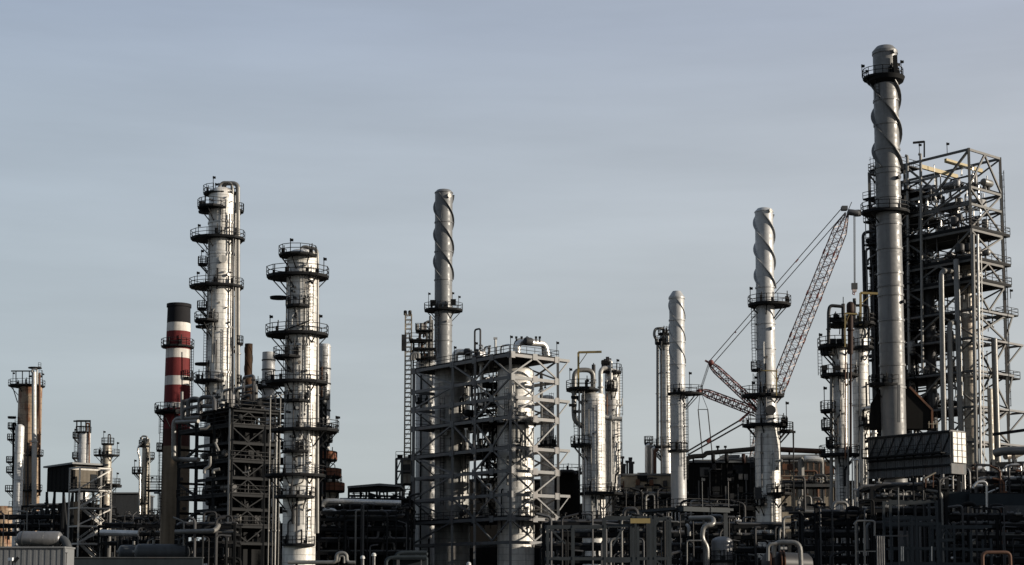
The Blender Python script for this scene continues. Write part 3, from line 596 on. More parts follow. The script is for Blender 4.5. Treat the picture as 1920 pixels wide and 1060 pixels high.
c.nozzle(421, 492, 7.5, .6, 'clad'); c.lad(424, 394, 446); c.lad(386.5, 624, 760, False); c.lad(392, 450, 537, False); c.lad(388, 540, 604); c.lad(424, 620, 765, False, 'clad_grey'); c.pipe([(404, 440, -2.9), (412, 436, -2.9), (424, 430, -2.9), (424, 400, -2.9)], .8, 'rail')
for a in ((399.5, 360, 333), (371.5, 448, 423), (377.5, 497, 471), (369.5, 538, 512), (428, 520, 505), (394, 606, 585)): c.lamp(*a)
for x, y in ((432, 515), (430, 608), (396, 700), (405, 586), (402, 380), (430, 432)): c.nozzle(x, y, 2, .4, 'stack_dark')
for x in (404, 410, 416): c.lamp(x, 362, 346)
c.fuss(1, 370, 760, 12, 14)
c = Col('distillation_column', 'thick pale column with six ringed platforms right of the dark steel frame', 'column', 564, 750, 200, [(480, 58), (650, 61), (900, 62), (1024, 62)], 'clad', DC, dome=.42)
c.ring(650, 560, 720, 840, m='clad_grey', h=.25, d=.08)
c.plat(484, 527, 595, ry=2.2, t=.25); c.plat(519, 501.5, 615, t=.42); c.plat(559.5, 508, 541, dy=-.5, rail=.05, clutter=False, strut=False); c.plat(579, 540, 584, dy=-1.6, ry=1.6); c.plat(627.6, 500, 614, t=.42); c.plat(673, 517, 568, dy=-1.4, ry=2)
c.plat(717.6, 499, 613, t=.42); c.plat(754.6, 537, 584, dy=-1.5, ry=1.6); c.plat(807, 510, 634, t=.42); c.plat(848.5, 533, 585, dy=-1.5, ry=1.6); c.plat(891.5, 498, 609, t=.42); c.plat(933, 519, 591, ry=2.9); c.plat(1022, 533, 592, rail=1)
c.pipe([(571, 474, 0), (571, 464, -.2), (594, 466, -.4), (595, 486, -.4), (595, 1000, -.4)], 3.2, 'pipe_dull'); c.pipe([(562, 474, -.5), (566, 462, -.6), (580, 462, -.6), (580, 480, -.6)], 2, 'pipe_dull')
c.vpipe(552, 640, 980, 1.2, 'pipe_dark'); c.vpipe(544, 580, 700, 1, 'pipe_dark'); c.vpipe(575, 520, 640, 1, 'rail'); c.vpipe(566, 690, 720, 1, 'pipe_dark'); c.vpipe(540, 525, 627, 1, 'pipe_dull')
c.lad(586, 520, 640); c.lad(580, 640, 760, False); c.lad(583, 760, 1020, False); c.lad(538, 640, 715, False)
for x, y in ((550, 700), (548, 640), (556, 552), (549, 736), (580, 742), (548, 776), (553, 822), (566, 822), (545, 845), (580, 870), (549, 912), (570, 930), (560, 600), (541, 960), (575, 700)): c.nozzle(x, y, 2.6, .5, 'stack_dark' if x % 3 else 'clad_grey')
for pts in ([(575, 806), (572, 790), (564, 787), (562, 782)], [(572, 812), (574, 825), (580, 829)], [(560, 870), (556, 860), (566, 857), (580, 857)], [(563, 888), (557, 878), (567, 876), (574, 876)], [(552, 913), (562, 911), (572, 907), (574, 895)], [(536, 622), (556, 618), (574, 612), (584, 606)]):
    w = [c.surf(x, y, .3) for x, y in pts]; MB().pipe(w, .075, 6).build('cable', 'rail', c.root)
for a in ((544.5, 470, 450), (607, 519, 486), (506, 628, 594), (599, 628, 593), (630, 807, 783), (561, 579, 549)): c.lamp(*a)
c.fuss(2, 490, 1020, 22, 26)
c = Col('spiral_stack', 'slim rust brown stack with spiral strakes between the two tall pale columns', 'stack', 465.5, 705, 250, [(645, 14.5), (1000, 15.5)], 'rust_stack', GS, dome=0, n=24)
c.strakes(652, 762, 110, 3, .07, 1.0, 'rust_stack')
c = Col('plain_stack', 'short plain grey stack behind the dark frame, left of the thick column', 'stack', 503.5, 700, 262, [(661, 24), (1000, 25)], 'stack_light', dome=0)
c.ring(676, 694, 715, m='stack_dark'); c.plat(727, 478, 522, ry=2.6); c.plat(722, 478, 490, dy=0, rail=.6)
c = Col('plain_stack', 'plain grey stack with rust coloured wind panels right of the thick column', 'stack', 607, 750, 240, [(652, 24), (1000, 26)], 'stack_light', cone=(.9, .5))
c.ring(692, 720, 770, 800, m='stack_dark'); c.plat(748, 599, 618, dy=-.8, ry=1.2); c.plat(863, 596, 632, ry=2.6, panel='rust_panel'); c.plat(895, 600, 640, ry=2.6, panel='rust_panel'); c.plat(828, 597, 624, ry=1.8); c.plat(812, 600, 632, ry=1.8); c.lad(610, 660, 860); c.vpipe(603, 690, 900, 1.6, 'pipe_rust'); c.lad(597, 680, 860, False)
c.pipe([(615, 866, -1), (628, 872, -1), (628, 880, -1)], .8, 'rail'); c.lamp(633, 812, 783)
c = Col('process_vessel', 'squat sunlit vessel below the rust panelled stack', 'vessel', 622, 905, 236, [(902, 28), (1000, 28)], 'clad_old', dome=.2); c.plat(921, 607, 645, ry=3, panel='rust_panel'); c.plat(908, 606, 640, ry=2.6)
# dark steel frame with its pipes
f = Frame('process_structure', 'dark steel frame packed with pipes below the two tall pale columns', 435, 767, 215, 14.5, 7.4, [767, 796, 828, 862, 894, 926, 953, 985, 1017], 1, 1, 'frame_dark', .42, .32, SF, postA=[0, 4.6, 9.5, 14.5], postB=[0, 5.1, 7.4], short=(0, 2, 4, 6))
zs = sorted(f.zs)
MB().bar(f.p(-.06,-.32,0), f.p(-.06,-.32,f.top), .24).build('downpipe', 'steel_lit', f.root)
for i in range(len(zs)-1): f.brace('B', 0, 5.1, zs[i], zs[i+1], '^' if i % 2 else 'V', .15, off=-.05)
for i in (3, 5, 7): f.deck(zs[i], over=.2)
f.deck(zs[-1], over=.5); f.deck(zs[1], over=.2)
f.brace('A', 9.5, 14.5, zs[7], zs[8], '/', .3); f.brace('A', 9.5, 14.5, zs[5], zs[6], '\\', .3); f.brace('A', 9.5, 14.5, zs[3], zs[4], '/', .3); f.brace('A', 9.5, 14.5, zs[1], zs[2], '\\', .3)
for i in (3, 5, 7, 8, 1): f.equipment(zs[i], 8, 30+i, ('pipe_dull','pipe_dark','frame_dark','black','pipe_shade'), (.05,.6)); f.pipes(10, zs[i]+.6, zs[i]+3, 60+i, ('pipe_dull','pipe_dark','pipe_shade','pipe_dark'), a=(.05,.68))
for i in (0, 2, 4, 6): f.equipment(zs[i], 6, 130+i, ('black','pipe_dark','frame_dark'), (.05,.6)); f.pipes(8, zs[i]+.4, zs[i]+2, 160+i, ('black','pipe_dark','pipe_shade'), a=(.02,.6)); f.deck(zs[i], 0, 9.5, over=0, rail=False)
MB().prism([(v.x, v.y) for v in (f.p(1.5, 3, 0), f.p(1.5, 7.2, 0), f.p(9, 7.2, 0), f.p(9, 3, 0))], 2, zs[-1]-2.6).build('dark_core', 'black', f.root)  # added black block standing in for the shaded inside of the frame
for i, pts in enumerate(([(345, 788, 12), (345, 752, 12), (362, 752, 12), (372, 750, 11)], [(353, 780, 10.5), (353, 748, 10.5), (376, 747, 9.5), (376, 775, 9)], [(374, 776, 8), (374, 745, 8), (402, 745, 6), (402, 770, 5)], [(343, 790, 11), (343, 768, 11), (372, 762, 9), (402, 762, 6)])):
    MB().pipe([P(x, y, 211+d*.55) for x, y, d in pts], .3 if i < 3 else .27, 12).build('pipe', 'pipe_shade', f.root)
MB().pipe([P(376, 783, 216), P(326, 786, 218), P(326, 862, 218), P(338, 862, 219), P(372, 862, 216)], .32, 12).build('pipe', 'pipe_dull', f.root)
MB().pipe([P(372, 790, 214), P(330, 792, 217)], .25, 12).build('pipe', 'pipe_dull', f.root); MB().tube(P(341, 786, 217), P(341, 735, 217), .2, 10).build('vent_pipe', 'pipe_dull', f.root)
for pts, r in (([(383, 888, 211), (383, 880, 211), (394, 874, 211), (394, 856, 211)], .2), ([(400, 888, 211), (400, 882, 211), (412, 880, 211)], .22), ([(403, 830, 211), (410, 846, 211)], .2), ([(375, 805, 211), (387, 804, 211), (393, 797, 211)], .18), ([(455, 887, 212), (466, 886, 212)], .12)): MB().pipe([P(*q) for q in pts], r, 10).build('pipe', 'pipe_dull', f.root)
for x in (399, 448, 478): floodlight(f.root, P(x, 768, 214), 2.2)
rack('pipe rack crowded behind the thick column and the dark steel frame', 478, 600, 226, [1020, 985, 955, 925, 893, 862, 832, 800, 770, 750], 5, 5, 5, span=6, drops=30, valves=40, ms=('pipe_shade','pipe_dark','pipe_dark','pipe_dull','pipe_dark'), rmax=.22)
for x, y0, y1, r in ((519, 800, 1000, 1.6), (507, 745, 990, 1.3), (526, 740, 960, 1.2), (513, 860, 1010, 1.2)):
    t = thing('standpipe', {519: 'bright vertical standpipe just left of the thick pale column', 507: 'dull standpipe beside the dark frame under the short plain stack', 526: 'standpipe touching the left side of the thick pale column', 513: 'short low standpipe between dark frame and thick pale column'}[x], 'pipe', (P(x, 1000, 213).x, 213, 0), 'standpipes by the thick column'); w = [P(x, y0+6, 213), P(x, y0, 213)]; b = Vector((w[0].x, 213, 0))
    MB().pipe([b, P(x, y0, 213), P(x+7, y0, 214)], M(r, y0, 213), 10).build('pipe', 'clad' if x == 519 else 'pipe_dull', t)
    for k in range(4): MB().lathe((b.x, 213, 0), [(M(r*1.6, y0, 213), 12+k*6), (M(r*1.6, y0, 213), 12.2+k*6)], 12).build('flange', 'pipe_dull', t)
# ================================================================== low middle left
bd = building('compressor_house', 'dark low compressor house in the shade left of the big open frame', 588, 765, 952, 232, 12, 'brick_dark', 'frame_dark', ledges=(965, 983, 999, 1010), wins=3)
t = thing('canopy_shelter', 'open roof canopy with pale edge between thick column and lattice mast', 'canopy', tuple(P(700, 950, 238)))
mb = MB(); zr = Z(911, 240)
for x0_, x1_, y0_, y1_ in ((652, 712, 914, 909), (712, 752, 909, 912)): a, b = P(x0_, y0_, 234), P(x1_, y1_, 234); mb.quadbox((a+b)/2+Vector((0,5,0)), (b-a)/2, Vector((0,5.5,.0)), Vector((0,0,.16)))
mb.build('roof', 'roof', t)
mb = MB()
for x0_, x1_ in ((654, 712), (712, 750)): a, b = P(x0_, 919, 234.2), P(x1_, 917, 234.2); mb.quadbox((a+b)/2, (b-a)/2, Vector((0,.1,0)), Vector((0,0,.42)))
mb.build('fascia', 'frame_dark', t)
for x in (654, 676, 692, 712, 726, 750): MB().bar((P(x, 950, 234.5).x, 234.5, 0), P(x, 913, 234.5), .28).build('post', 'frame_dark', t)
for x in (668, 674, 724, 738): MB().bar(P(x, 943, 234.4), P(x+(5 if x % 4 else -5), 924, 234.4), .2).build('brace', 'frame_dark', t)
MB().bar(P(652, 930, 234.4), P(752, 931, 234.4), .2, .3).build('beam', 'frame_dark', t)
t = thing('pipeline', 'long silver pipe crossing low in front of the open roof canopy', 'pipe', tuple(P(605, 1000, 228))); MB().pipe([P(603, 965, 228), P(604, 945, 228), P(612, 940, 228), P(752, 944, 228)], .42, 12, 1.5).build('pipe', 'pipe', t)
for x in (625, 660, 700, 740): MB().bar((P(x, 950, 228).x, 228, 0), P(x, 947, 228), .3).build('pipe_support', 'frame_dark', t)
rack('dark pipe rack full of small bright fittings under the long silver pipe', 598, 765, 224, [1035, 1012, 990, 972, 960], 5, 6, 8, drops=16, valves=26)
t = thing('pipe_bend', 'short bright bent pipes beside the thick column under the long silver pipe', 'pipe', tuple(P(610, 965, 226.5)))
MB().pipe([P(605, 963, 226.5), P(608, 956, 226.5), P(627, 957, 226.5), P(632, 966, 226.5)], .3, 10).build('pipe', 'pipe', t); MB().pipe([P(612, 968, 227), P(613, 961, 227), P(622, 961, 227)], .22, 10).build('pipe', 'pipe_dull', t)
for x in (606, 630): MB().bar((P(x, 990, 227).x, 227, 8), P(x, 963, 227), .25).build('pipe_support', 'frame_dark', t)
rack('tall irregular pipe rack between the thick column and the lattice mast', 640, 772, 244, [1000, 975, 960, 948, 938], 5, 6, 43, drops=26, valves=34, span=5)
t = thing('pipe_loop', 'bright bent pipe with a square expansion loop at the bottom', 'pipe', tuple(P(560, 1060, 140))); MB().pipe([P(540, 1055, 140), P(631, 1055, 140), P(631, 1037, 140), P(650, 1037, 140), P(650, 1055, 140), P(666, 1055, 140)], .16, 10, .5).build('pipe', 'pipe_dull', t); MB().pipe([P(540, 1053, 140.6), P(636, 1053, 140.6), P(636, 1043, 140.6), P(645, 1043, 140.6), P(645, 1056, 140.6)], .1, 10, .4).build('pipe', 'pipe_dull', t)
for x in (556, 600, 660): MB().bar((P(x, 1055, 140).x, 140.3, 0), P(x, 1057, 140.3), .2).build('pipe_support', 'frame_dark', t)
for i, (x, y, lb) in enumerate(((680, 1045, 'left of two round capped pale vent posts at the bottom edge'), (701, 1040, 'right, taller of two round capped pale vent posts at the bottom edge'), (879, 1057, 'tip of a round capped vent post in front of the big frame'))):
    p = P(x, y, 130); t = thing('vent_post', lb, 'vent post', (p.x, 130, 0), 'capped vent posts'); MB().tube((p.x, 130, 0), p, .13, 12).build('pole', 'tank_silver', t); MB().lathe(p, [(.19, -.12), (.19, .0), (.13, .1), (.02, .14)], 14).build('cap', 'clad_grey', t)
t = thing('equipment_shelter', 'dark blue grey round edged shelter at the bottom left of the big frame', 'shelter', tuple(P(755, 1060, 150)))
mb = MB()
for i, (y, x0_, x1_, d) in enumerate(((1036, 752, 800, 3), (1045, 734, 800, 0))): a, b = P(x0_, y, 150+d), P(x1_, y, 150+d); mb.pipe([a-Vector((.5,0,1.8)), a-Vector((.5,0,.1)), a+Vector((.5,0,0)), b], .18, 10, .5); mb.quadbox((a+b)/2+Vector((0,1.2,-.1)), (b-a)/2, Vector((0,1.3,0)), Vector((0,0,.1)))
mb.build('roof', 'siding_blue', t); MB().box(P(770, 1062, 153), (3.2, 2.5, 1.6)).build('wall', 'siding_blue', t)
for x in (745, 748, 790): MB().bar((P(x, 1060, 150).x, 150, 0), P(x, 1046, 150), .09).build('post', 'tank_silver', t)
# lattice mast
t = thing('lattice_mast', 'slim warm lit lattice ladder mast with a box near its head', 'mast', (P(763.5, 880, 258).x, 258, 0)); X0, X1 = P(758, 860, 258).x, P(769.5, 860, 258).x; z0_, z1_ = 0, Z(588, 258)
for x in (X0, X1):
    for y in (258, 259): MB().bar((x, y, z0_), (x, y, z1_), .16).build('leg', 'beige', t)
mb = MB(); z = 10; i = 0
while z < z1_:
    for y in (258, 259): mb.bar((X0, y, z), (X1, y, z), .11)
    for x in (X0, X1): mb.bar((x, 258, z), (x, 259, z), .08)
    if i % 2: mb.bar((X0, 258, z), (X1, 258, z+1.5), .06)
    z += .75; i += 1
mb.build('lattice', 'beige', t)
MB().box(P(757.5, 643, 257.4), (.75, .8, 2.6)).build('equipment_box', 'pipe_dark', t)
for x in (760, 768.5): MB().drum(P(x, 590, 258.3), P(x, 584, 258.3), .28, 12).build('lamp_head', 'black', t)
MB().box(P(772, 638, 258), (.5,.5,.5)).bar(P(768, 636, 258), P(773, 638, 258), .1).build('aerial', 'rail', t)
f = Frame('process_structure', 'small dark open frame with a grey box at the foot of the lattice mast', 741, 858, 252, .001, .001, [858], 1, 1, 'frame_dark', .3) if 0 else None
t = thing('equipment_platform', 'small boxed platform frame at the foot of the lattice mast', 'platform', (P(756, 900, 252).x, 252, 0)); X0, X1 = P(742, 880, 252).x, P(772, 880, 252).x
for x in (X0, X1, (X0*.6+X1*.4)):
    for y in (252, 254.5): MB().bar((x, y, 0), (x, y, Z(860, 252)), .22).build('post', 'frame_mid', t)
for yy in (861, 884, 908): MB().bar((X0, 252, Z(yy, 252)), (X1, 252, Z(yy, 252)), .2, .25).build('beam', 'frame_mid', t)
MB().bar(P(743, 905, 252), P(752, 884, 252), .16).build('brace', 'frame_mid', t); MB().bar(P(743, 884, 252), P(752, 862, 252), .16).build('brace', 'frame_mid', t); MB().box(P(763, 884, 253.2), (1.9, 1.6, 4)).build('cabinet', 'clad_old', t); MB().box(P(763, 884, 253.2)+Vector((0,-.82,.3)), (1.2,.06,1.5)).build('cabinet_door', 'pipe_dark', t)
MB().box(((X0+X1)/2, 253.2, Z(908, 252)), (X1-X0, 2.6, .2)).build('floor', 'black', t); railing([(X0, 252), (X1, 252)], Z(860, 252), t, closed=False)
for x in (748, 752, 768): MB().box(P(x, 857, 253), (.5, .5, .7)).build('instrument_box', 'black', t)
# ================================================================== centre: spiral stack and big open frame
c = Col('spiral_stack', 'dull grey spiral straked stack rising behind the big open frame', 'stack', 831.5, 520, 276, [(363, 33), (1000, 33)], 'stack', GS, cone=(.78, .55))
c.strakes(366, 523, 154, 3, .33, 2.2); c.ring(418, 473, 526, 640, 610); c.plat(582, 796, 867, ry=3.1, t=.42); c.lad(820, 590, 665); c.nozzle(841, 371, 4, .3, 'clad'); c.nozzle(838, 605, 2, .3, 'clad')
for a in ((803.5, 582, 551), (848, 582, 550), (860, 582, 557)): c.lamp(*a)
MB().box(P(812, 568, 274), (1.0, .7, .9)).build('instrument_box', 'black', c.root); MB().box(P(850, 567, 274), (.9, .7, 1.0)).build('instrument_box', 'black', c.root)
c = Col('distillation_column', 'narrow pale column at the left end inside the big open frame', 'column', 798, 850, 257, [(680, 38), (1000, 38)], 'clad_grey', DC, dome=.3); c.plat(757, 780, 812, dy=-1, panel=None); c.plat(668, 770, 818, ry=2.5); c.lad(808, 690, 757)
MB().tube(P(806, 700, 254.6), P(806, 1010, 254.6), .3, 10).build('pipe', 'clad', c.root)
t = thing('process_piping', 'cluster of valves, short vents and rusty pipes left of the tall central stack', 'piping', tuple(P(792, 670, 254)))
g = random.Random(3); zb = Z(672, 254); X0, X1 = P(773, 670, 254).x, P(817, 670, 254).x
for yy, xa, xb in ((640, 768, 812), (656, 776, 818), (622, 780, 812), (672, 774, 818)):
    a, b = P(xa, yy, 254), P(xb, yy, 254); pl = MB().box((a+b)/2, (b.x-a.x, 3, .22)).build('platform', 'black', t); railing([(a.x, a.y-1.5), (b.x, b.y-1.5)], a.z, pl, closed=False); railing([(a.x, a.y-1.5), (a.x, a.y+1.5)], a.z, pl, closed=False)
for i in range(22):
    x = g.uniform(X0+.3, X1-.3); y = 254+g.uniform(-1.2, 1.2); z = zb+g.uniform(-.5, 4); r = g.uniform(.07, .2); h = g.uniform(.8, 2.6)
    pts = [(x, y, z), (x, y, z+h), (x+g.choice((-1,1))*g.uniform(.4, 1.2), y, z+h)] if i % 3 else [(x, y, z), (x, y, z+h)]
    MB().pipe(pts, r, 8).build('pipe', g.choice(('pipe','pipe_dull','pipe_dark','pipe_rust','pipe_rust')), t)
for x, y0_, y1_, r in ((782.5, 625, 608, .3), (790.5, 625, 607, .3), (807, 672, 593, .22), (811, 672, 600, .14), (801, 660, 618, .14)): MB().tube(P(x, y0_, 253.6), P(x, y1_, 253.6), r, 10).build('vent', 'pipe_dull', t)
arc = [P(799+6*math.cos(a), 620-7*math.sin(a), 253.6) for a in [math.pi*i/8 for i in range(9)]]; MB().sweep(arc, .1, 8).build('pipe', 'pipe_dull', t)
for x in (775, 790, 806): MB().bar((P(x, 700, 255).x, 255, 0), P(x, 640, 255), .25).build('post', 'frame_dark', t)
for x in (771, 776): MB().pipe([P(x, 676, 252), P(x, 665, 252), P(x+9, 662, 252), P(x+9, 672, 252)], .28, 10).build('pipe', 'pipe_dull', t)
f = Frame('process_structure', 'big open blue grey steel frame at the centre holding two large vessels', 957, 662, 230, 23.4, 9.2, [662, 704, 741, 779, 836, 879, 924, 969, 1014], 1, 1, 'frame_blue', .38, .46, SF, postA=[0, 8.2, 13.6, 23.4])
zs = sorted(f.zs); UF = f
for i in (8, 1): f.deck(zs[i], over=.1, t=.1)
for i in (5, 4):
    f.deck(zs[i], 8.2, 23.4, over=.1, t=.1, sides='BCD'); f.deck(zs[i], 0, 8.1, 0, 1.6, over=.1, t=.1, sides='B'); f.deck(zs[i], 0, 1.6, 1.9, 9.2, over=.1, t=.1, sides='A')
for i, (lo, hi) in enumerate(zip(zs, zs[1:])):
    f.brace('B', 0, 9.2, lo, hi, ('^', 'V')[(7-i) % 2], .22)
    f.brace('A', 0, 8.2, lo, hi, ('^', 'V')[(7-i) % 2], .22); f.brace('A', 13.6, 23.4, lo, hi, ('/' if i % 2 else '\\'), .22)
    if i % 2: f.brace('A2', 0, 8.2, lo, hi, 'X', .22); f.brace('B2', 0, 9.2, lo, hi, 'V', .16)
    if i % 3 == 1: f.brace('A', 8.2, 13.6, lo, hi, '/', .25)
for yy in (662, 741, 836, 924):        # cantilevered ledges past the right post
    z = Z(yy, 230); pl = MB(); q = [f.p(0, 9.2, 0), f.p(0, 11.6, 0), f.p(1.1, 11.6, 0), f.p(1.1, 9.2, 0)]; pl.prism([(v.x, v.y) for v in q], z-.3, z+.1); pl.build('ledge', 'frame_blue', f.root)
    MB().bar(f.p(.1, 11.3, z-.3), f.p(.1, 9.3, z-2.4), .16).build('brace', 'frame_blue', f.root)
for i, yy in ((1, 0), (3, 0), (5, 0)): MB().bar(f.p(4, 0, zs[i]), f.p(4, 9.2, zs[i]), .25, .4).build('beam', 'frame_blue', f.root); MB().bar(f.p(11, 0, zs[i]), f.p(11, 9.2, zs[i]), .25, .4).build('beam', 'frame_blue', f.root)
for i in (2, 3, 6, 7): f.deck(zs[i], 8.4, 14, 1.5, 9, over=0, t=.08, sides='B')
for i in (1, 2, 3, 4, 5, 6, 7): f.pipes(6, zs[i]+.4, zs[i]+2.2, 140+i, ('pipe_dark','pipe_shade','pipe_dull','black'), (.06,.16), (.34,.6), (.15,.9)); f.equipment(zs[i]+.1, 2, 170+i, ('pipe_dark','pipe_shade','black'))
for i in (1, 2, 3, 4, 5, 6): f.stair(8.6 if i % 2 else 13, 13 if i % 2 else 8.6, 4.6, zs[i], zs[i+1], m='frame_dark')
for i, n in ((8, 4), (5, 5), (4, 5), (1, 5)): f.pipes(n+3, zs[i]+.5, zs[i]+1.6, 90+i, rr=(.07,.2), a=(.32,.6)); f.equipment(zs[i], 3, 80+i)
f.pipes(12, zs[2], zs[7], 97, ('pipe','pipe','pipe_dull'), (.1,.25), (.36,.55), (.2,.8))
for i in (1, 3, 4, 5, 6): f.pipes(3, zs[i]+.6, zs[i]+2, 110+i, ('pipe','pipe_dull'), (.08,.2), (.02,.1), (.1,.9))
for z in zs[1:]:
    for a_ in (0, 4.1, 8.2, 13.6, 23.4): q = f.p(a_, -.2, z-.2); MB().bar(q-f.A*.45, q+f.A*.45, .04, .95).build('gusset', 'frame_blue', f.root)
    for b_ in (.3, 4.6, 8.9): q = f.p(-.2, b_, z-.2); MB().bar(q-f.B*.45, q+f.B*.45, .04, .95).build('gusset', 'frame_blue', f.root)
for a, b in ((.2, .2), (8.2, .1), (.1, 9.1), (13.5, .2)): floodlight(f.root, f.p(a, b, f.top), 2.4)
for yy in (782, 840): z = Z(yy, 230); floodlight(f.root, f.p(14.2, .1, z), 2.4)
def vess(label, xc, y, w, Y, dome=.55, m='clad', **k):
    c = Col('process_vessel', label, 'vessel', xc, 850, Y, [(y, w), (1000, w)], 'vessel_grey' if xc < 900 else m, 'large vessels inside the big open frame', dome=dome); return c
c = vess('large vessel lit on one side behind the front corner of the big frame', 967, 702, 69, 237.5); c.ring(712, 790, 880, 760, m='clad_grey'); c.pipe([(990, 795, -2.5), (990, 836, -2.5)], 1.2, 'pipe_dull'); c.plat(797, 925, 1005, rail=1, clutter=False); c.nozzle(988, 800, 7, .8); c.nozzle(985, 722, 3); c.lad(950, 740, 835)
c.fuss(3, 720, 1000, 6, 8)
V2 = c
c = vess('large vessel half in shade in the middle of the big open frame', 848, 700, 66, 248); c.ring(720, 810, 890, m='clad_grey'); c.lad(830, 760, 950); c.vpipe(868, 745, 1000, 1.6, 'pipe_dull'); c.nozzle(866, 750, 5); c.nozzle(838, 815, 5); c.vpipe(873, 730, 900, 1.2, 'pipe_dark')
c = Col('process_vessel', 'narrow lit column behind the right side of the big open frame', 'vessel', 1026, 850, 247, [(746, 26), (1000, 26)], 'clad', dome=.4, n=24); c.lad(1034, 750, 900); c.plat(836, 1008, 1046, ry=2); c.pipe([(1015, 700, -2), (1015, 760, -2)], 3, 'pipe_dark')
t = thing('overhead_pipe', 'fat bright pipe arching over the right end of the big frame top', 'pipe', tuple(P(968, 658, 233))); MB().pipe([P(970, 668, 233), P(970, 641, 233), P(1022, 645, 236), P(1026, 668, 236)], .48, 14, 1.5).build('pipe', 'pipe', t); MB().pipe([P(966, 668, 234), P(966, 637, 234), P(1018, 641, 237), P(1020, 668, 237)], .3, 12, 1.3).build('pipe', 'pipe_dull', t); MB().drum(P(986, 640, 232.6), P(995, 641, 233), .6, 14).build('valve', 'stack_dark', t); MB().bar(P(983, 637, 233), P(988, 631, 233), .1).bar(P(988, 631, 233), P(996, 637, 233), .1).build('lifting_eye', 'rail', t)
for x in (968, 978, 1005, 1012): MB().tube(P(x, 643, 233.5), P(x, 632, 233.5), .1, 8).box(P(x, 633, 233.5), (.35,.3,.3)).build('valve', 'rail', t)
t = thing('overhead_pipe', 'bright bent pipe and valves on the middle of the big frame top', 'pipe', tuple(P(870, 668, 241))); MB().pipe([P(853, 680, 241), P(853, 660, 241), P(880, 661, 241), P(880, 680, 241)], .5, 14, 1.5).build('pipe', 'pipe', t); MB().drum(P(873, 660, 240.5), P(879, 660, 240.5), .55, 14).build('valve', 'stack_dark', t); MB().drum(P(893, 660, 240.5), P(904, 664, 240.5), .5, 14).build('valve', 'pipe_dark', t); MB().tube(P(898, 675, 240), P(898, 655, 240), .16, 8).build('vent', 'pipe', t); MB().tube(P(884, 675, 240), P(884, 656, 240), .14, 8).build('vent', 'pipe', t)
# ================================================================== twin columns right of the big frame
c = Col('distillation_column', 'stout pale column under a yellow davit right of the big open frame', 'column', 1113, 850, 225.5, [(742, 43), (1000, 44)], 'clad', DC, dome=.25); c.ring(752, 930, m='clad_grey')
c.plat(731, 1062, 1122, dy=-.3, ry=2.6, t=.45); c.plat(836, 1070, 1108, dy=-1, ry=2.2, t=.4); c.plat(926, 1086, 1166, ry=3.6, t=.4, dy=-.6); c.plat(976, 1086, 1150, ry=3, rail=1.1)
c.davit([(1084.5, 731, -2), (1084.5, 661, -2), (1128, 660, -2)], 1.9)
c.pipe([(1112, 740, 0), (1112, 694, -.5), (1077, 694, -1), (1076, 775, -1), (1078, 790, -1), (1092, 800, -1)], 4.6, 'pipe_dull', bend=3); c.pipe([(1086, 735, -2.4), (1086, 900, -2.4)], 1.6, 'pipe_dull'); c.pipe([(1091, 740, -2.5), (1091, 850, -2.5)], 1.2, 'pipe_dark'); c.pipe([(1095, 735, -2.5), (1096, 1000, -2.5)], 1.2, 'pipe_dull')
c.pipe([(1113, 742, 0), (1113, 684, 0)], 3.6, 'stack_dark'); c.pipe([(1113, 690, 0), (1113, 681, 0)], 1, 'stack_dark')
for a in ((1068.5, 712, 693), (1100, 731, 714)): c.lamp(*a)
for x, y in ((1078, 745), (1074, 760), (1082, 772)): MB().box(P(x, y, 224), (1.1, .5, .35)).build('valve', 'black', c.root)
c.lad(1104, 842, 926, False); c.lad(1124, 760, 925, False, 'clad_grey'); c.lad(1080, 780, 830); c.vpipe(1119, 750, 925, 1, 'pipe_dull')
c.fuss(4, 745, 990, 8, 10)
c = Col('distillation_column', 'sunlit pale column with a ladder down its right edge, right of the yellow davit', 'column', 1149, 850, 244, [(697, 29), (1000, 29)], 'clad', DC, dome=.4, n=28); c.ring(760, 830, m='clad_grey')
c.pipe([(1144, 690, -2), (1126, 691, -2.6), (1126.5, 762, -2.6), (1130, 784, -2.6), (1166, 786, -2.6)], 4.2, 'clad', bend=2.5); c.pipe([(1146, 712, -2.4), (1146, 678, -2.4), (1142, 676, -2.4)], 2.2, 'pipe')
c.pipe([(1138, 716, -2.3), (1138, 708, -2.3), (1156, 708, -2.3), (1158, 716, -2.3), (1158, 735, -2.3)], 1.6, 'pipe'); c.plat(733, 1134, 1158, dy=-1.4, ry=1.2); c.plat(700, 1136, 1164, ry=1.8, clutter=False); c.lad(1164, 690, 780, False); c.lad(1162, 790, 900)
for x, h in ((1135, 676), (1139, 672), (1143, 675), (1131, 678)): MB().tube(P(x, 700, 243), P(x, h, 243), .28, 10).box(P(x, h, 243), (.5,.5,.4)).build('valve', 'pipe_dark', c.root)
MB().box(P(1137, 680, 243), (1.6, .8, .5)).build('instrument_box', 'black', c.root)
for x, y0, y1, r, m in ((1134, 795, 925, 1.7, 'clad'), (1139.5, 795, 925, 1.3, 'clad'), (1145, 790, 920, 2, 'pipe'), (1137, 740, 780, 1.4, 'pipe_rust'), (1130, 800, 1000, 1.3, 'pipe_dull'), (1152, 930, 1000, 1.5, 'pipe_dull')): c.vpipe(x, y0, y1, r, m, .6)
c.lamp(1157, 697, 676); c.nozzle(1147, 824, 3.4, .6, 'stack_dark'); c.nozzle(1151, 770, 2.2)
c.fuss(5, 720, 920, 8, 10)
building('process_hall', 'low hall with mottled lit wall between twin columns and spiral stack', 1152, 1258, 892, 252, 14, 'beige', 'roof', ledges=(936,))
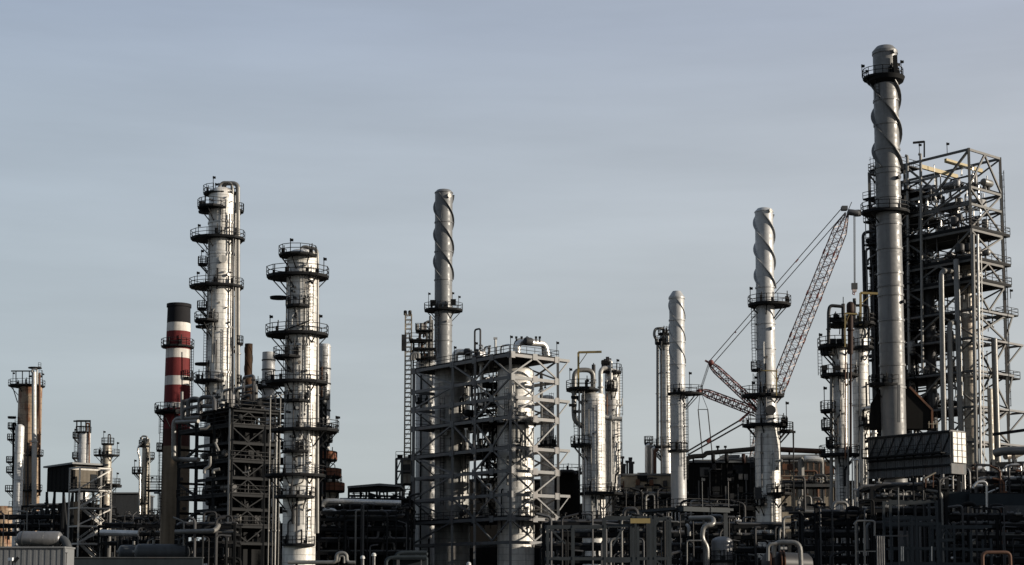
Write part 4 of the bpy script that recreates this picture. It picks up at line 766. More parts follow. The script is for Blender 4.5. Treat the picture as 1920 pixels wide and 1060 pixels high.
def fittings(o, x0, x1, y0, y1, Y, seed, n=10, ms=('pipe_dark','pipe_shade','pipe_rust','black')):
    g = random.Random(seed)
    for i in range(n):
        x = g.uniform(x0, x1); y = g.uniform(y0, y1); p = P(x, y, Y); k = g.random()
        if k < .3: MB().box(p+Vector((0,-.1,0)), (g.uniform(.8,1.8), .2, g.uniform(.6,1.4))).build('louvre', g.choice(ms), o)
        elif k < .6: MB().pipe([p+Vector((0,-.3,-g.uniform(1,4))), p+Vector((0,-.3,0)), p+Vector((g.uniform(-5,5),-.3,0))], g.uniform(.07,.2), 8).build('pipe', g.choice(ms), o)
        elif k < .8: MB().bar(p+Vector((0,-.15,-3)), p+Vector((0,-.15,1.5)), .2).build('pilaster', g.choice(ms), o)
        else: MB().box(p+Vector((0,-.25,0)), (.6,.5,.9)).build('junction_box', g.choice(ms), o)
HL = [o for o in bpy.data.objects if o.name.startswith('process_hall')][0]; fittings(HL, 1156, 1254, 894, 925, 252, 1, 16)
t = thing('roof_equipment', 'little pipes and vents on the mottled hall roof', 'roof equipment', tuple(P(1172, 888, 254)))
for i, (x, y1) in enumerate(((1163, 868), (1167, 858), (1170, 872), (1176, 866), (1182, 860), (1186, 868))): MB().tube(P(x, 892, 254), P(x, y1, 254), .16 if i % 2 else .28, 8).box(P(x, y1, 254), (.6,.5,.35)).build('vent', 'pipe_dark', t)
rack('pipe rack with bright fittings in front of the mottled hall', 1150, 1290, 240, [985, 962, 941, 928], 5, 6, 12, rail=True, drops=18, valves=30)
c = Col('distillation_column', 'slim pale column with pipe loop on top, left of the light spiral stack', 'column', 1248, 750, 268, [(632, 21), (1000, 22)], 'clad', DC, dome=.4, n=28)
c.plat(645, 1228, 1258, dy=-.6); c.plat(627, 1234, 1258, dy=-.3, rail=1); c.plat(838, 1210, 1260, ry=2); c.plat(832, 1208, 1224, dy=-.3); c.pipe([(1245, 630, 0), (1245, 616, -.3), (1228, 616, -.6), (1226, 630, -.6), (1233, 640, -.6), (1233, 838, -.6)], 2.6, 'pipe_dull'); c.pipe([(1240, 640, -2), (1240, 890, -2)], 1.3, 'pipe_dark'); c.pipe([(1250, 622, -1), (1256, 617, -1), (1256, 640, -1)], 1.8, 'pipe_dull')
for y in (650, 700, 745, 790, 820): c.ring(y, m='clad_grey')
for i, x in enumerate((1212, 1217, 1222, 1228)): MB().pipe([P(x, 892, 254), P(x, 836+i*3, 254), P(x+6, 834+i*3, 254)], .26, 10).build('pipe', ('pipe','pipe_dull','pipe','pipe_rust')[i], c.root)
c.lad(1254, 650, 830)
c = Col('spiral_stack', 'light grey slim spiral stack with pointed cap and side walkway', 'stack', 1270.5, 720, 236, [(559, 28.5), (1000, 29.5)], 'stack_light', GS, cone=(.55, 1.0))
c.strakes(564, 693, 128, 3, .14, .5); c.ring(560, 601, 642, 684, 758, 800, 830); c.plat(739, 1252, 1316, dy=-.4, ry=2.2); c.plat(846, 1253, 1289, ry=2.2); c.lamp(1293, 739, 700); c.lad(1286, 745, 900); c.nozzle(1276, 735, 4, .3, 'clad')
# ================================================================== crane
t = thing('lattice_crane', 'red and white lattice boom crane standing behind the big white footed stack', 'crane', (P(1400, 1000, 278).x, 278, 0))
def lattice(nm, a, b, w0, w1, nb, mch='crane_red', mlc='crane_white', wt=None):
    a, b = Vector(a), Vector(b); d = (b-a).normalized(); v = Vector((0,1,0)); u = d.cross(v).normalized(); u, v = u*math.cos(.5)+v*math.sin(.5), v*math.cos(.5)-u*math.sin(.5)
    ln = (b-a).length
    def wid(t): k = min(1, t/.12, (1-t)/.12+.25); return (w0+(w1-w0)*t)*max(.25, k)
    ch = [];
    for su, sv in ((-1,-1),(1,-1),(1,1),(-1,1)):
        pts = [a+(b-a)*t+(u*su+v*sv)*wid(t)/2 for t in [i/nb for i in range(nb+1)]]; ch.append(pts)
    o = MB()
    for pts in ch:
        for p, q in zip(pts, pts[1:]): o.bar(p, q, .17)
    root = o.build(nm, mch, t); mb = MB()
    for i in range(nb):
        for j in range(4):
            p, q = ch[j], ch[(j+1)%4]; mb.bar(p[i], q[i+1], .095) if i % 2 else mb.bar(q[i], p[i+1], .095)
            mb.bar(p[i], q[i], .07)
    mb.build('lacing', mlc, root)
    m2 = MB()
    for k in (.2, .4, .6, .8):
        for pts in ch: i = int(k*nb); m2.bar(pts[i]-d*.45, pts[i]+d*.45, .3)
    if wt: m2.build('joint', 'crane_red', root)
    return root
cY = 278; ft = P(1388, 1010, cY); jt = P(1437, 780, cY); tp = P(1588, 400, cY); m1 = P(1330, 681, cY); m2 = P(1313, 733, cY)
lattice('main_boom', ft, jt, 2.1, 2.1, 22, 'crane_white', 'crane_white'); lattice('luffing_jib', jt, tp, 2.1, 1.9, 34, 'crane_chord', 'crane_white', wt=True)
lattice('strut', jt, m1, 1.3, 1.1, 16, 'crane_chord', 'crane_red'); lattice('strut', jt, m2, 1.3, 1.1, 16, 'crane_chord', 'crane_red')
def rope(a, b, r=.06, n=1, gap=.8, sag=0):
    for k in range(n):
        o = Vector((0, (k-(n-1)/2)*gap*2, (k-(n-1)/2)*gap)); A, B = a+o*1, b+o*1; mb = MB(); pts = [A.lerp(B, i/8)-Vector((0,0,sag*4*(i/8)*(1-i/8))) for i in range(9)]; mb.sweep(pts, r, 6); mb.build('pendant_rope', 'rope', t)
rope(P(1578, 391, cY), m1+Vector((0,0,.3)), .085, 1); rope(P(1582, 402, cY), P(1334, 686, cY), .085, 1)
for q in (.5, .33, .8): p = P(1578, 391, cY).lerp(m1, q); MB().bar(p, p.lerp(m1, .03), .22).build('rope_socket', 'crane_red', t)
for dx in (-2.5, -1, 1, 2.5): rope(m1+Vector((dx*.1, dx*.4, 0)), m2+Vector((dx*.1, dx*.4, 0)), .035, 1)
for x, d in ((1333, 676), (1310, 731)): MB().drum(P(x, d+4, cY-.4), P(x, d+4, cY+.4), .5, 14).build('sheave', 'crane_red', t)
MB().bar(m1, P(1322, 676, cY), .3).build('strut_head', 'crane_red', t)
rope(P(1393, 785, cY), P(1290, 846, cY), .16, 1); rope(P(1393, 795, cY), P(1290, 853, cY), .16, 1); MB().bar(P(1326, 830, cY), P(1332, 824, cY), .5).build('rope_socket', 'crane_red', t); MB().bar(P(1404, 774, cY), P(1386, 790, cY), .4).build('link', 'crane_red', t)
rope(m2, P(1309, 770, cY), .05); rope(P(1309, 768, cY), P(1318, 862, cY), .1, 1); rope(P(1316, 740, cY), P(1327, 768, cY), .05); rope(P(1327, 768, cY), P(1336, 858, cY), .1, 1); MB().bar(P(1309, 768, cY), P(1327, 768, cY), .12).build('spreader', 'rope', t)
hd = MB(); hd.drum(P(1592, 398, cY-.8), P(1608, 400, cY-.8), .55, 14).build('head_sheave', 'pipe_shade', t); MB().tube(P(1588, 400, cY), P(1597, 379, cY), .07, 6).build('aerial', 'rail', t); MB().box(P(1583, 391, cY), (1.0, 1.2, .7)).build('boom_head', 'frame_mid', t)
MB().lathe(P(1608, 400, cY), [(.62, -.5), (.7, 0), (.62, .5)], 14).build('anemometer', 'rail', t)
for dx in (-3, -1, 1, 3): MB().tube(P(1602+dx*.55, 404, cY), P(1602.5+dx*.45, 532, cY), .035, 6).build('hoist_rope', 'rope', t)
hb = MB().box(P(1602, 537, cY), (1.0,.6,1.1)).build('hook_block', 'frame_mid', t); MB().box(P(1602, 544, cY), (.7,.5,.7)).build('counterweight', 'crane_white', hb); h0 = P(1602, 547, cY); MB().sweep([h0, h0-Vector((0,0,.35))]+[h0+Vector((.28*math.sin(a)-.05, 0, -.6-.28*math.cos(a)+.28)) for a in (0.2, -.8, -1.6, -2.4, -3.2, -4.0)], .09, 8).build('hook', 'crane_red', hb)
x0 = ft.x; MB().box((x0-2, cY, 3.0), (8, 4.2, 2.6)).build('crane_body', 'crane_red', t); MB().box((x0-6.5, cY, 3), (2.4, 4.6, 2.8)).build('counterweight', 'frame_mid', t); MB().tube((x0, cY, ft.z), (x0, cY, 3), .5, 8).build('boom_foot', 'crane_red', t)
for y in (-3, 3): MB().drum((x0-5, cY+y, .9), (x0+3.4, cY+y, .9), .85, 14).build('track', 'black', t)
MB().box((x0+2.6, cY-2, 3.1), (1.6, 1.4, 2)).build('cab', 'crane_white', t)
# ================================================================== big spiral stack on its white column
c = Col('spiral_stack', 'tall pale spiral stack set on a broad white clad base before the crane', 'stack', 1438, 760, 216, [(399, 33.5), (742, 35), (760, 36), (783, 44), (1000, 45)], 'stack_light', GS, cone=(.72, .55))
c.strakes(402, 541, 150, 3, .3, 2.3); c.ring(540, 608, 655, 742); z0_ = 0
mb = MB(); mb.lathe((c.X, c.Y, 0), [(c.r(Z(900,216))+.1, 0), (c.r(Z(900,216))+.1, Z(800,216))], 36, False, False); mb.build('cladding', 'clad', c.root)
c.plat(572, 1403.5, 1481, ry=2.9, t=.45, dy=-.2); c.plat(695, 1408, 1431, dy=-.4); c.plat(742, 1391, 1469, ry=2.8, t=.45); c.plat(797.6, 1393, 1474, ry=3, t=.45); c.plat(809, 1463, 1486, dy=-.2, ry=1.4); c.plat(927, 1434, 1481, dy=-1.2, ry=2, t=.35); c.plat(947, 1408, 1436, dy=-1, ry=1.8, t=.35); c.plat(800, 1465, 1476, dy=-.2)
c.lad(1414, 578, 685); c.lad(1416, 700, 742, False); c.lad(1455, 925, 1056, m='rail'); c.lad(1412, 800, 945, False); c.lad(1426, 745, 797, False)
c.nozzle(1440, 399, 3.5, .25, 'clad'); c.nozzle(1444, 618, 3.5, .25, 'clad'); c.nozzle(1439, 773, 9.5, 1.0, 'stack_dark'); c.nozzle(1441, 735, 3, .3, 'clad')
for a in ((1407, 572, 541), (1416, 742, 708), (1411, 742, 718), (1475, 809, 756), (1488, 895, 810)): c.lamp(*a)
MB().tube(P(1488, 1000, 215), P(1488, 810, 215), .08, 8).build('lightning_rod', 'rail', c.root)
c.davit([(1456, 742, -2.6), (1456, 696, -2.6), (1428, 695, -2.6)], 1.1, 'yellow'); c.pipe([(1462, 800, -.5), (1463, 1000, -.5)], 1.6, 'pipe_dark'); c.pipe([(1418, 690, -1.4), (1424, 690, -1.4), (1426, 740, -1.4)], .9, 'rail')
MB().box(P(1421, 925, 212.5), (.9,.9,1.5)).build('instrument_box', 'pipe_dark', c.root); MB().tube(P(1424, 947, 212.5), P(1424, 912, 212.5), .14, 8).build('pipe', 'pipe_dull', c.root)
c.fuss(6, 805, 1050, 9, 14); c.fuss(16, 610, 790, 3, 3)
# dark boiler hall with its roof pipes
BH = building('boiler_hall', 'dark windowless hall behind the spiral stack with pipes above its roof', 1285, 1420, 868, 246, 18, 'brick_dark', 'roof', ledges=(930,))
t = thing('pipeline', 'thick dark pipe bending along above the dark hall roof', 'pipe', tuple(P(1285, 870, 240))); MB().pipe([P(1284, 900, 241), P(1284, 857, 241), P(1320, 855, 241), P(1324, 850, 241), P(1416, 842, 241)], .36, 12, 1.5).build('pipe', 'black', t)
for x in (1337, 1394, 1362): MB().pipe([P(x, 853, 240.8), P(x, 862, 240), P(x+1, 866, 242)], .3, 10).build('pipe', 'riser_brown' if x > 1390 else 'black', t)
for x in (1345, 1360, 1346.5): MB().tube(P(x, 848, 241), P(x, 837, 241), .08, 6).box(P(x, 838, 241), (.4,.3,.3)).build('valve', 'black', t)
for x in (1300, 1400): MB().bar(P(x, 868, 241.5), P(x, 854, 241.5), .25).build('pipe_support', 'frame_dark', t)
fittings(BH, 1290, 1414, 872, 935, 246, 2, 26, ('frame_dark','pipe_dark','black','pipe_shade'))
for i in range(12): x = 1290+i*10.5; MB().bar(P(x, 868, 245.9), P(x, 950, 245.9), .12).build('cladding_rib', 'black', BH)
t = thing('roof_walkway', 'pale flat roof pieces with a low rail on top of the dark hall', 'roof', tuple(P(1370, 868, 250)))
for x0_, x1_, y in ((1300, 1342, 866), (1346, 1416, 862), (1352, 1384, 857)): a, b = P(x0_, y, 250), P(x1_, y, 250); MB().box((a+b)/2, (b.x-a.x, 4, .35)).build('panel', 'roof', t)
a, b = P(1350, 864, 249), P(1412, 862, 249); railing([(a.x, a.y), (b.x, b.y)], a.z, t, closed=False)
rack('pipe rack with a lamp lit rail before the dark windowless hall', 1270, 1420, 226, [1040, 1012, 985, 952], 5, 6, 15, rail=True, drops=18, valves=34)
dk = thing('walkway', 'long curved steel walkway with railings running past the light spiral stack', 'walkway', tuple(P(1281, 950, 196)))
pts = [P(1191, 958, 205), P(1281, 950, 196), P(1368, 953, 199)]; mb = MB()
for a, b in zip(pts, pts[1:]): mb.bar(a+Vector((0,1,-.2)), b+Vector((0,1,-.2)), 2.2, .3); mb.bar(a+Vector((0,-.15,-.3)), b+Vector((0,-.15,-.3)), .12, .55)
pl = mb.build('deck', 'portal_blue', dk); railing([(p.x, p.y-.1) for p in pts], pts[1].z-.1, pl, closed=False, post=2.2)
for x in (1281, 1200, 1362): p = P(x, 953, 198); MB().bar((p.x, p.y+1, 0), (p.x, p.y+1, p.z-.4), .5).build('post', 'frame_mid', dk)
for x in (1317, 1366): floodlight(dk, P(x, 951, 197), 3.4, 'frame_mid')
t = thing('pipe_bend', 'bright pipe bent like an S in the dark area under the curved walkway', 'pipe', tuple(P(1330, 1000, 180))); MB().pipe([P(1292, 972, 182), P(1338, 971, 181), P(1338, 984, 180), P(1319, 986, 180), P(1316, 1010, 180), P(1326, 1025, 180), P(1326, 1075, 180)], .27, 12, 1.0).build('pipe', 'riser', t); MB().pipe([P(1288, 985, 182), P(1292, 988, 181), P(1292, 1005, 181)], .2, 10).build('pipe', 'pipe_dull', t)
t = thing('pipe_bend', 'thin square pale pipe frame left of the S bent pipe', 'pipe', tuple(P(1288, 1000, 178))); MB().pipe([P(1288, 1075, 178), P(1288, 1014, 178), P(1316, 1014, 178)], .09, 8, .3).build('pipe', 'riser', t)
c = Col('process_vessel', 'stubby dull vessel low in the dark between S pipe and white footed stack', 'vessel', 1354, 1040, 190, [(1016, 40), (1060, 40)], 'tank_silver', dome=.5); c.nozzle(1346, 1032, 4, .3, 'pipe_dull'); c.plat(1052, 1330, 1378, ry=2)
t = thing('heat_exchanger', 'horizontal exchanger with two looped silver pipes at the bottom edge', 'heat exchanger', tuple(P(1470, 1060, 132))); MB().drum(P(1442, 1056, 132), P(1510, 1059, 134), .95, 24, .15).build('shell', 'pipe_dark', t)
for x in (1441, 1462, 1468): MB().tube(P(x, 1056, 132), P(x+2, 1056, 132), 1.04, 24).build('flange', 'pipe_rust', t)
MB().pipe([P(1440, 1052, 131), P(1440, 1021, 131), P(1457, 1019, 131)], .14, 10, .5).build('pipe', 'riser', t); MB().pipe([P(1451, 1046, 131.5), P(1451, 1017, 131.5), P(1500, 1017, 131), P(1502, 1062, 131)], .2, 12, .7).build('pipe', 'riser', t)
for x in (1466, 1473): MB().box(P(x, 1028, 131), (.22,.2,.2)).build('gauge', 'clad', t)
for x in (1450, 1495): MB().box((P(x, 1060, 132).x, 132.4, P(x, 1060, 132).z/2-.3), (.4, 1.4, P(x, 1060, 132).z-.9)).build('saddle', 'frame_mid', t)
# right of the spiral stack: lit hall
BQ = building('process_hall', 'low hall with beige lit wall between the big spiral stack and dark twin columns', 1464, 1562, 866, 262, 12, 'beige', 'roof', ledges=(908,))
fittings(BQ, 1468, 1558, 870, 912, 262, 3, 18)
for i in range(9): x = 1470+i*11; MB().bar(P(x, 867, 261.9), P(x, 930, 261.9), .14).build('cladding_rib', 'pipe_rust', BQ)
t = thing('pipeline', 'rust brown pipe running above the beige lit hall', 'pipe', tuple(P(1465, 850, 252))); MB().tube(P(1462, 843, 252), P(1545, 847, 252), .42, 12).build('pipe', 'pipe_rust', t)
for x in (1480, 1530): MB().bar(P(x, 870, 253), P(x, 846, 253), .25).build('pipe_support', 'frame_dark', t)
t = thing('pipe_portal', 'silver pipe on two posts in front of the beige lit hall', 'pipe', tuple(P(1500, 900, 236))); MB().pipe([P(1464, 858, 236), P(1545, 857, 236)], .4, 12).build('pipe', 'pipe_dull', t)
for x, r in ((1502, .45), (1541, .3)): MB().tube((P(x, 950, 236).x, 236, 0), P(x, 858, 236), r, 10).build('post', 'pipe_dull', t)
MB().drum(P(1511, 861, 235), P(1539, 862, 235), .5, 12).build('valve', 'pipe', t)
rack('pipe rack with double railings in front of the beige lit hall', 1462, 1570, 228, [1045, 1015, 985, 952, 908], 5, 5, 17, rail=True, drops=14, valves=26, m='frame_mid')
a, b = P(1466, 907, 229.6), P(1566, 907, 229.6); t = thing('guard_rail', 'pale double guard rail in front of the beige lit hall wall', 'railing', tuple(a)); railing([(a.x, a.y), (b.x, b.y)], a.z, t, m='beige', w=.12, closed=False)
# ================================================================== dark twin columns with silver pipes
c = Col('distillation_column', 'slender pale column wrapped in dark platforms, left of a dark brown riser', 'column', 1578, 850, 204, [(650, 28), (1000, 26)], 'clad', DC, dome=.4)
c.plat(610, 1555, 1593, dy=-.3, ry=2.2, t=.4); c.plat(651, 1535, 1600, ry=2.8, t=.5); c.plat(704, 1540, 1608, ry=2.6, t=.55); c.plat(664, 1538, 1566, dy=-.4, t=.5); c.plat(771, 1538, 1564, dy=-.5, ry=1.4, t=.5); c.plat(804.6, 1540, 1559, dy=-.4, ry=1.3); c.plat(853, 1538, 1610, ry=2.6, t=.5); c.plat(993, 1556, 1600, ry=2, t=.4); c.plat(838, 1548, 1575, dy=-.5)
c.pipe([(1580, 575, -1), (1556, 573, -1), (1553.5, 585, -1), (1553.5, 650, -1)], 3.2, 'pipe_dark'); c.pipe([(1581, 652, 0), (1581, 570, 0)], 3.6, 'pipe_dark'); c.pipe([(1581, 575, 0), (1581, 557, 0)], .8, 'rail'); c.pipe([(1559, 704, -.6), (1559, 1000, -.6)], 3.2, 'pipe_dull')
c.pipe([(1594.5, 664, -2.6), (1594.5, 574, -2.6)], 5, 'riser_brown'); MB().drum(P(1594.5, 583, 201.4), P(1594.5, 573, 201.4), .5, 16, .5).build('cap', 'riser_brown', c.root)
c.pipe([(1590, 700, -2.4), (1590, 1000, -2.4)], 1.2, 'pipe_dull'); c.pipe([(1595, 664, -2.0), (1595, 850, -2.0)], 2.2, 'riser_brown'); c.pipe([(1585, 655, -2.4), (1585, 860, -2.4)], 1.3, 'pipe_rust')
c.davit([(1584.5, 651, -2.9), (1584.5, 588, -2.9), (1607, 589, -2.9)], 1.2); c.lad(1538, 655, 704, False); c.lad(1577, 860, 990); c.lad(1580, 995, 1055, False)
for a in ((1537, 651, 628), (1546, 771, 728), (1545, 804, 785), (1566, 610, 590)): c.lamp(*a)
for x, y in ((1562, 640), (1568, 595), (1574, 640), (1570, 690), (1546, 690), (1560, 600), (1572, 600)): MB().box(P(x, y, 201.7), (.7,.5,.6)).build('valve', 'black', c.root)
c.pipe([(1598, 856, -2), (1599, 990, -2)], 1.4, 'pipe'); c.pipe([(1599, 862, -2), (1612, 862, -2), (1612, 905, -2)], 1.8, 'pipe'); c.pipe([(1600, 918, -2), (1670, 921, -2)], 1.8, 'pipe')
c.fuss(7, 660, 990, 10, 10)
c = Col('distillation_column', 'pale column under a pale yellow davit beside the tallest chimney', 'column', 1615, 800, 220.5, [(622, 29), (700, 30), (1000, 31)], 'clad', DC, dome=.55)
c.plat(610, 1598, 1637, dy=-.8, ry=2.2, t=.45); c.plat(655, 1596, 1634, dy=-1, ry=2.4, t=.4); c.plat(800, 1606, 1646, ry=2.4); c.plat(886, 1620, 1640, dy=-.6)
c.pipe([(1602, 615, -1), (1602, 560, -1)], 3.2, 'pipe_dark'); c.pipe([(1602, 573, -1), (1626, 573, -1), (1629, 580, -1), (1629, 632, -1)], 2.5, 'pipe_dark'); c.davit([(1613.5, 610, -2.2), (1613.5, 549.5, -2.2), (1671, 552, -2.2)], 2, 'yellow'); c.pipe([(1611, 655, -2.2), (1611, 830, -2.2)], 1.2, 'pipe_dark')
c.pipe([(1618, 768, -1), (1636, 764, -2), (1639, 780, -2), (1639, 845, -2), (1631, 858, -2), (1630, 935, -2)], 4.6, 'pipe', bend=2.6); c.pipe([(1618, 790, -2), (1618, 990, -2)], 2.6, 'clad_grey'); c.pipe([(1606, 860, -2.6), (1606, 1000, -2.6)], 1.6, 'pipe_dull'); c.ring(684, 760, m='clad_grey'); c.nozzle(1619, 830, 3, .5, 'stack_dark'); c.nozzle(1621, 843, 3, .5, 'stack_dark')
c.fuss(8, 660, 990, 10, 10)
# ================================================================== tallest chimney, furnace and process tower
c = Col('spiral_stack', 'tallest dark grey chimney with spiral strakes and two platforms, at the right', 'stack', 1670, 560, 208, [(99, 44.5), (300, 46), (700, 46), (1000, 46)], 'stack_deep', GS, cone=(.72, .75))
c.strakes(152, 318, 200, 3, .42, 2.9); c.ring(101, 190, 235, 282, 316, 326, 372, 422, 468, 514, 538, 555, 602, 643, 686, 728, h=.3)
z = Z(150, 208); MB().lathe((c.X, c.Y, 0), [(c.r(z), z-.75), (c.r(z)+.75, z-.35), (c.r(z)+.95, z+.2), (c.r(z)+.8, z+.2), (c.r(z), z)], 32, False, False).build('platform_skirt', 'black', c.root)
c.plat(147, 1619, 1692, ry=2.6, t=.3, n=16); c.plat(398, 1616, 1704, ry=2.9, t=.5, n=14); c.plat(722, 1629, 1688, dy=-.3, t=.4); c.lad(1637, 308, 392); c.lad(1641, 150, 190, False)
c.nozzle(1669, 104, 4, .4, 'stack'); c.nozzle(1677, 338, 4, .4, 'stack_dark'); c.nozzle(1686, 569, 3.4, .4, 'stack_dark'); c.nozzle(1688, 400, 3, .3)
for a in ((1616.5, 146, 124), (1690, 146, 116), (1683, 146, 121), (1624, 146, 134), (1629, 398, 374), (1643, 722, 700)): c.lamp(*a)
MB().box(P(1678.5, 121, 206), (.5, .5, 2.4)).build('instrument_box', 'black', c.root)
fu = thing('furnace', 'furnace with dark sloping hood and lit square end panel below the tallest chimney', 'furnace', tuple(P(1782, 1000, 195)))
k = P(1782, 806, 195); zt = Z(806, 195); zb = Z(888, 195); LA_, LB_ = 12.4, 3.1
q = [k, k+BX*LB_, k+BX*LB_+AX*LA_, k+AX*LA_]; MB().prism([(v.x, v.y) for v in q], zb, zt).build('box', 'furnace_grey', fu)
for i in range(36): MB().bar(k+AX*(LA_*i/36)-BX*.03+Vector((0,0,-.1)), k+AX*(LA_*i/36)-BX*.03+Vector((0,0,zb-zt)), .06).build('cladding_rib', 'furnace_grey', fu)
for i in range(9):
    a0, a1 = LA_*i/9, LA_*(i+1)/9
    MB().bar(k+AX*a0-BX*.06+Vector((0,0,-.1)), k+AX*a0-BX*.06+Vector((0,0,zb-zt)), .09).build('stiffener', 'frame_mid', fu)
    MB().bar(k+AX*a1-BX*.1+Vector((0,0,-3.0)), k+AX*a0-BX*.1+Vector((0,0,-.4)), .12).build('stiffener', 'frame_dark', fu)
for dz in (-3.2, -4.3, -.2): MB().bar(k-BX*.14+Vector((0,0,dz)), k+AX*LA_-BX*.14+Vector((0,0,dz)), .22).build('rail', 'frame_dark', fu)
ep = MB(); a_ = k-AX*.1+BX*.2; b_ = k-AX*.1+BX*(LB_-.1)
ep.bar((a_+Vector((0,0,-2.1))), (b_+Vector((0,0,-2.1))), .1, 3.9) ; ep.build('end_panel', 'panel_lit', fu)
mb = MB()
for i in range(4): v = a_.lerp(b_, i/3); mb.bar(v-AX*.08+Vector((0,0,-4)), v-AX*.08+Vector((0,0,-.2)), .06)
for i in range(6): mb.bar(a_-AX*.08+Vector((0,0,-4+i*.76)), b_-AX*.08+Vector((0,0,-4+i*.76)), .06)
mb.build('panel_grid', 'frame_mid', fu)
z2 = Z(728, 222); hood = MB(); r0 = [P(1640, 800, 221), P(1744, 800, 221)]
pf = [P(x, y, 208.3) for x, y in ((1630, 804), (1746, 804), (1746, 769), (1704, 726), (1652, 726), (1632, 758))]; dp = Vector((.5, 2.2, 0)); b = len(hood.v); nn = len(pf)
for v in pf: hood.v.append(v)
for v in pf: hood.v.append(v+dp)
hood.f.append(tuple(range(b, b+nn))); hood.f.append(tuple(reversed(range(b+nn, b+2*nn))))
for q in range(nn): hood.f.append((b+q, b+nn+q, b+nn+(q+1)%nn, b+(q+1)%nn))
hood.build('hood', 'brick_dark', fu)
for q in ((1, 2), (2, 3)): MB().bar(pf[q[0]]+Vector((.08,-.08,0)), pf[q[1]]+Vector((.08,-.08,0)), .32, .25).build('hood_edge', 'pipe_rust', fu)
MB().bar(P(1685, 792, 205), P(1685, 722, 205), .3).build('duct', 'stack_deep', fu)
for a in (1, 6, 12.5):
    for bb in (.4, 2.9): p_ = k+AX*a+BX*bb; MB().bar((p_.x, p_.y, 0), (p_.x, p_.y, zb), .4).build('leg', 'frame_dark', fu)
MB().prism([(v.x, v.y) for v in [k-BX*1.4+AX*.5, k+AX*LA_-BX*1.4, k+AX*LA_-BX*.2, k+AX*.5-BX*.2]], Z(850, 195), Z(850, 195)+.12).build('walkway', 'black', fu)
railing([((k-BX*1.35+AX*.5).x, (k-BX*1.35+AX*.5).y), ((k+AX*LA_-BX*1.35).x, (k+AX*LA_-BX*1.35).y)], Z(850, 195)+.1, fu, closed=False)
for dx in (1742, 1750, 1757): MB().bar(P(dx, 803, 204), P(dx, 790, 204), .09).build('post', 'beige', fu)
MB().bar(P(1740, 795, 204), P(1762, 795, 204), .08).build('post', 'beige', fu)
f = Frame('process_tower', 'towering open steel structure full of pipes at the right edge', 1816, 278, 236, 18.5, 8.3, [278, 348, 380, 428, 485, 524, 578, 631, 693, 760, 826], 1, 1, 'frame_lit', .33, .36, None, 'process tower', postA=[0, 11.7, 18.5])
zs = sorted(f.zs); ET = f; n = len(zs)
f.brace('B', 0, 8.3, zs[-2], zs[-1], '^', .26); f.brace('A', 0, 11.7, zs[-2], zs[-1], 'V', .3)
pat = ['V','^']
f.brace('B', 0, 8.3, zs[-4], zs[-2], 'X', .24)
for i in range(n-1): f.brace('A2', 0, 11.7, zs[i], zs[i+1], 'X', .2); f.brace('A2', 11.7, 18.5, zs[i], zs[i+1], 'X', .2)
for i in range(4, n-1): f.brace('B2', 0, 8.3, zs[i], zs[i+1], 'X', .2)
for i in (5, 6, 7, 8, 9): f.equipment(zs[i]+.2, 8, 700+i, ('pipe_dull','pipe_dark','pipe_shade','tank_silver'), (.03,.6)); f.pipes(8, zs[i]+.4, zs[i]+2.5, 720+i, ('pipe','pipe_dull','pipe_shade'), (.05,.16), (.02,.6))
for i in range(1, 6): f.pipes(6, zs[i]-1, zs[i]+3, 740+i, ('pipe_dull','pipe_shade','pipe_dark'), (.05,.16), (.05,.6), (.3,.95)); f.equipment(zs[i]+.2, 3, 760+i, ('pipe_dull','pipe_dark','pipe_shade'), (.3,.62))
for i in range(0, n-4): f.brace('B', 0, 8.3, zs[i], zs[i+1], 'X' if i % 3 == 0 else pat[i%2], .24); f.brace('B2', 0, 8.3, zs[i], zs[i+1], 'X', .24)
for i in range(0, n-2): f.brace('A', 0, 11.7, zs[i], zs[i+1], pat[i%2], .26); f.brace('A', 11.7, 18.5, zs[i], zs[i+1], '/' if i%2 else '\\', .24)
for i in (7, 6, 5): f.deck(zs[i], over=.2, b1=9.9, t=.35)
f.deck(zs[-3], 10.5, rail=True); f.deck(zs[-2]-.9, 13, rail=True); f.deck(zs[-1]+.1, 12.5, 18.4, 0, 5, over=.1)
for i in (4, 3, 2, 1, 0): f.deck(zs[i], 6, over=.2, rail=i in (4, 2)); 
for i, lb, oa in ((3, 12.4, 0), (2, 9.5, 0), (1, 12.8, 0), (0, 12.2, 0), (4, 10, 0)):
    z = zs[i]; MB().bar(f.p(-.3, -.4, z-.2), f.p(-.3, lb, z-.2), .4, .3).build('ledge', 'frame_blue', f.root); MB().bar(f.p(2.2, -.4, z-.2), f.p(2.2, lb, z-.2), .3, .3).build('ledge', 'frame_blue', f.root); MB().bar(f.p(-.3, lb-.2, z-.3), f.p(0, 8.4, z-3.6), .22).build('brace', 'frame_mid', f.root); MB().bar(f.p(-.3, -.4, z-.3), f.p(-.3, 1.9, z-3), .2).build('brace', 'frame_blue', f.root); MB().bar(f.p(-.5, -.5, z-.2), f.p(17, -.5, z-.2), .28, .28).build('ledge', 'frame_mid', f.root); MB().bar(f.p(-.3, lb, z-.2), f.p(2.6, lb, z-.2), .3, .3).build('ledge', 'frame_blue', f.root)
for i, a0, a1 in ((8, 1, 17), (4, 0, 1), (7, 8, 10)): pass
for aa in (4, 8.5): MB().bar(f.p(aa, -.2, f.top-1.1), f.p(aa, 9.4, f.top-1.1), .4, .6).build('monorail', 'yellow', f.root)
for i in range(3): MB().bar(f.p(5+i, -.2, zs[-2]+2.5-i*1.4), f.p(17, .2, zs[-2]+2.5-i*1.4), .25, .35).build('duct', 'frame_blue' if i % 2 else 'pipe_dull', f.root)
z = Z(745, 236); k_ = 0
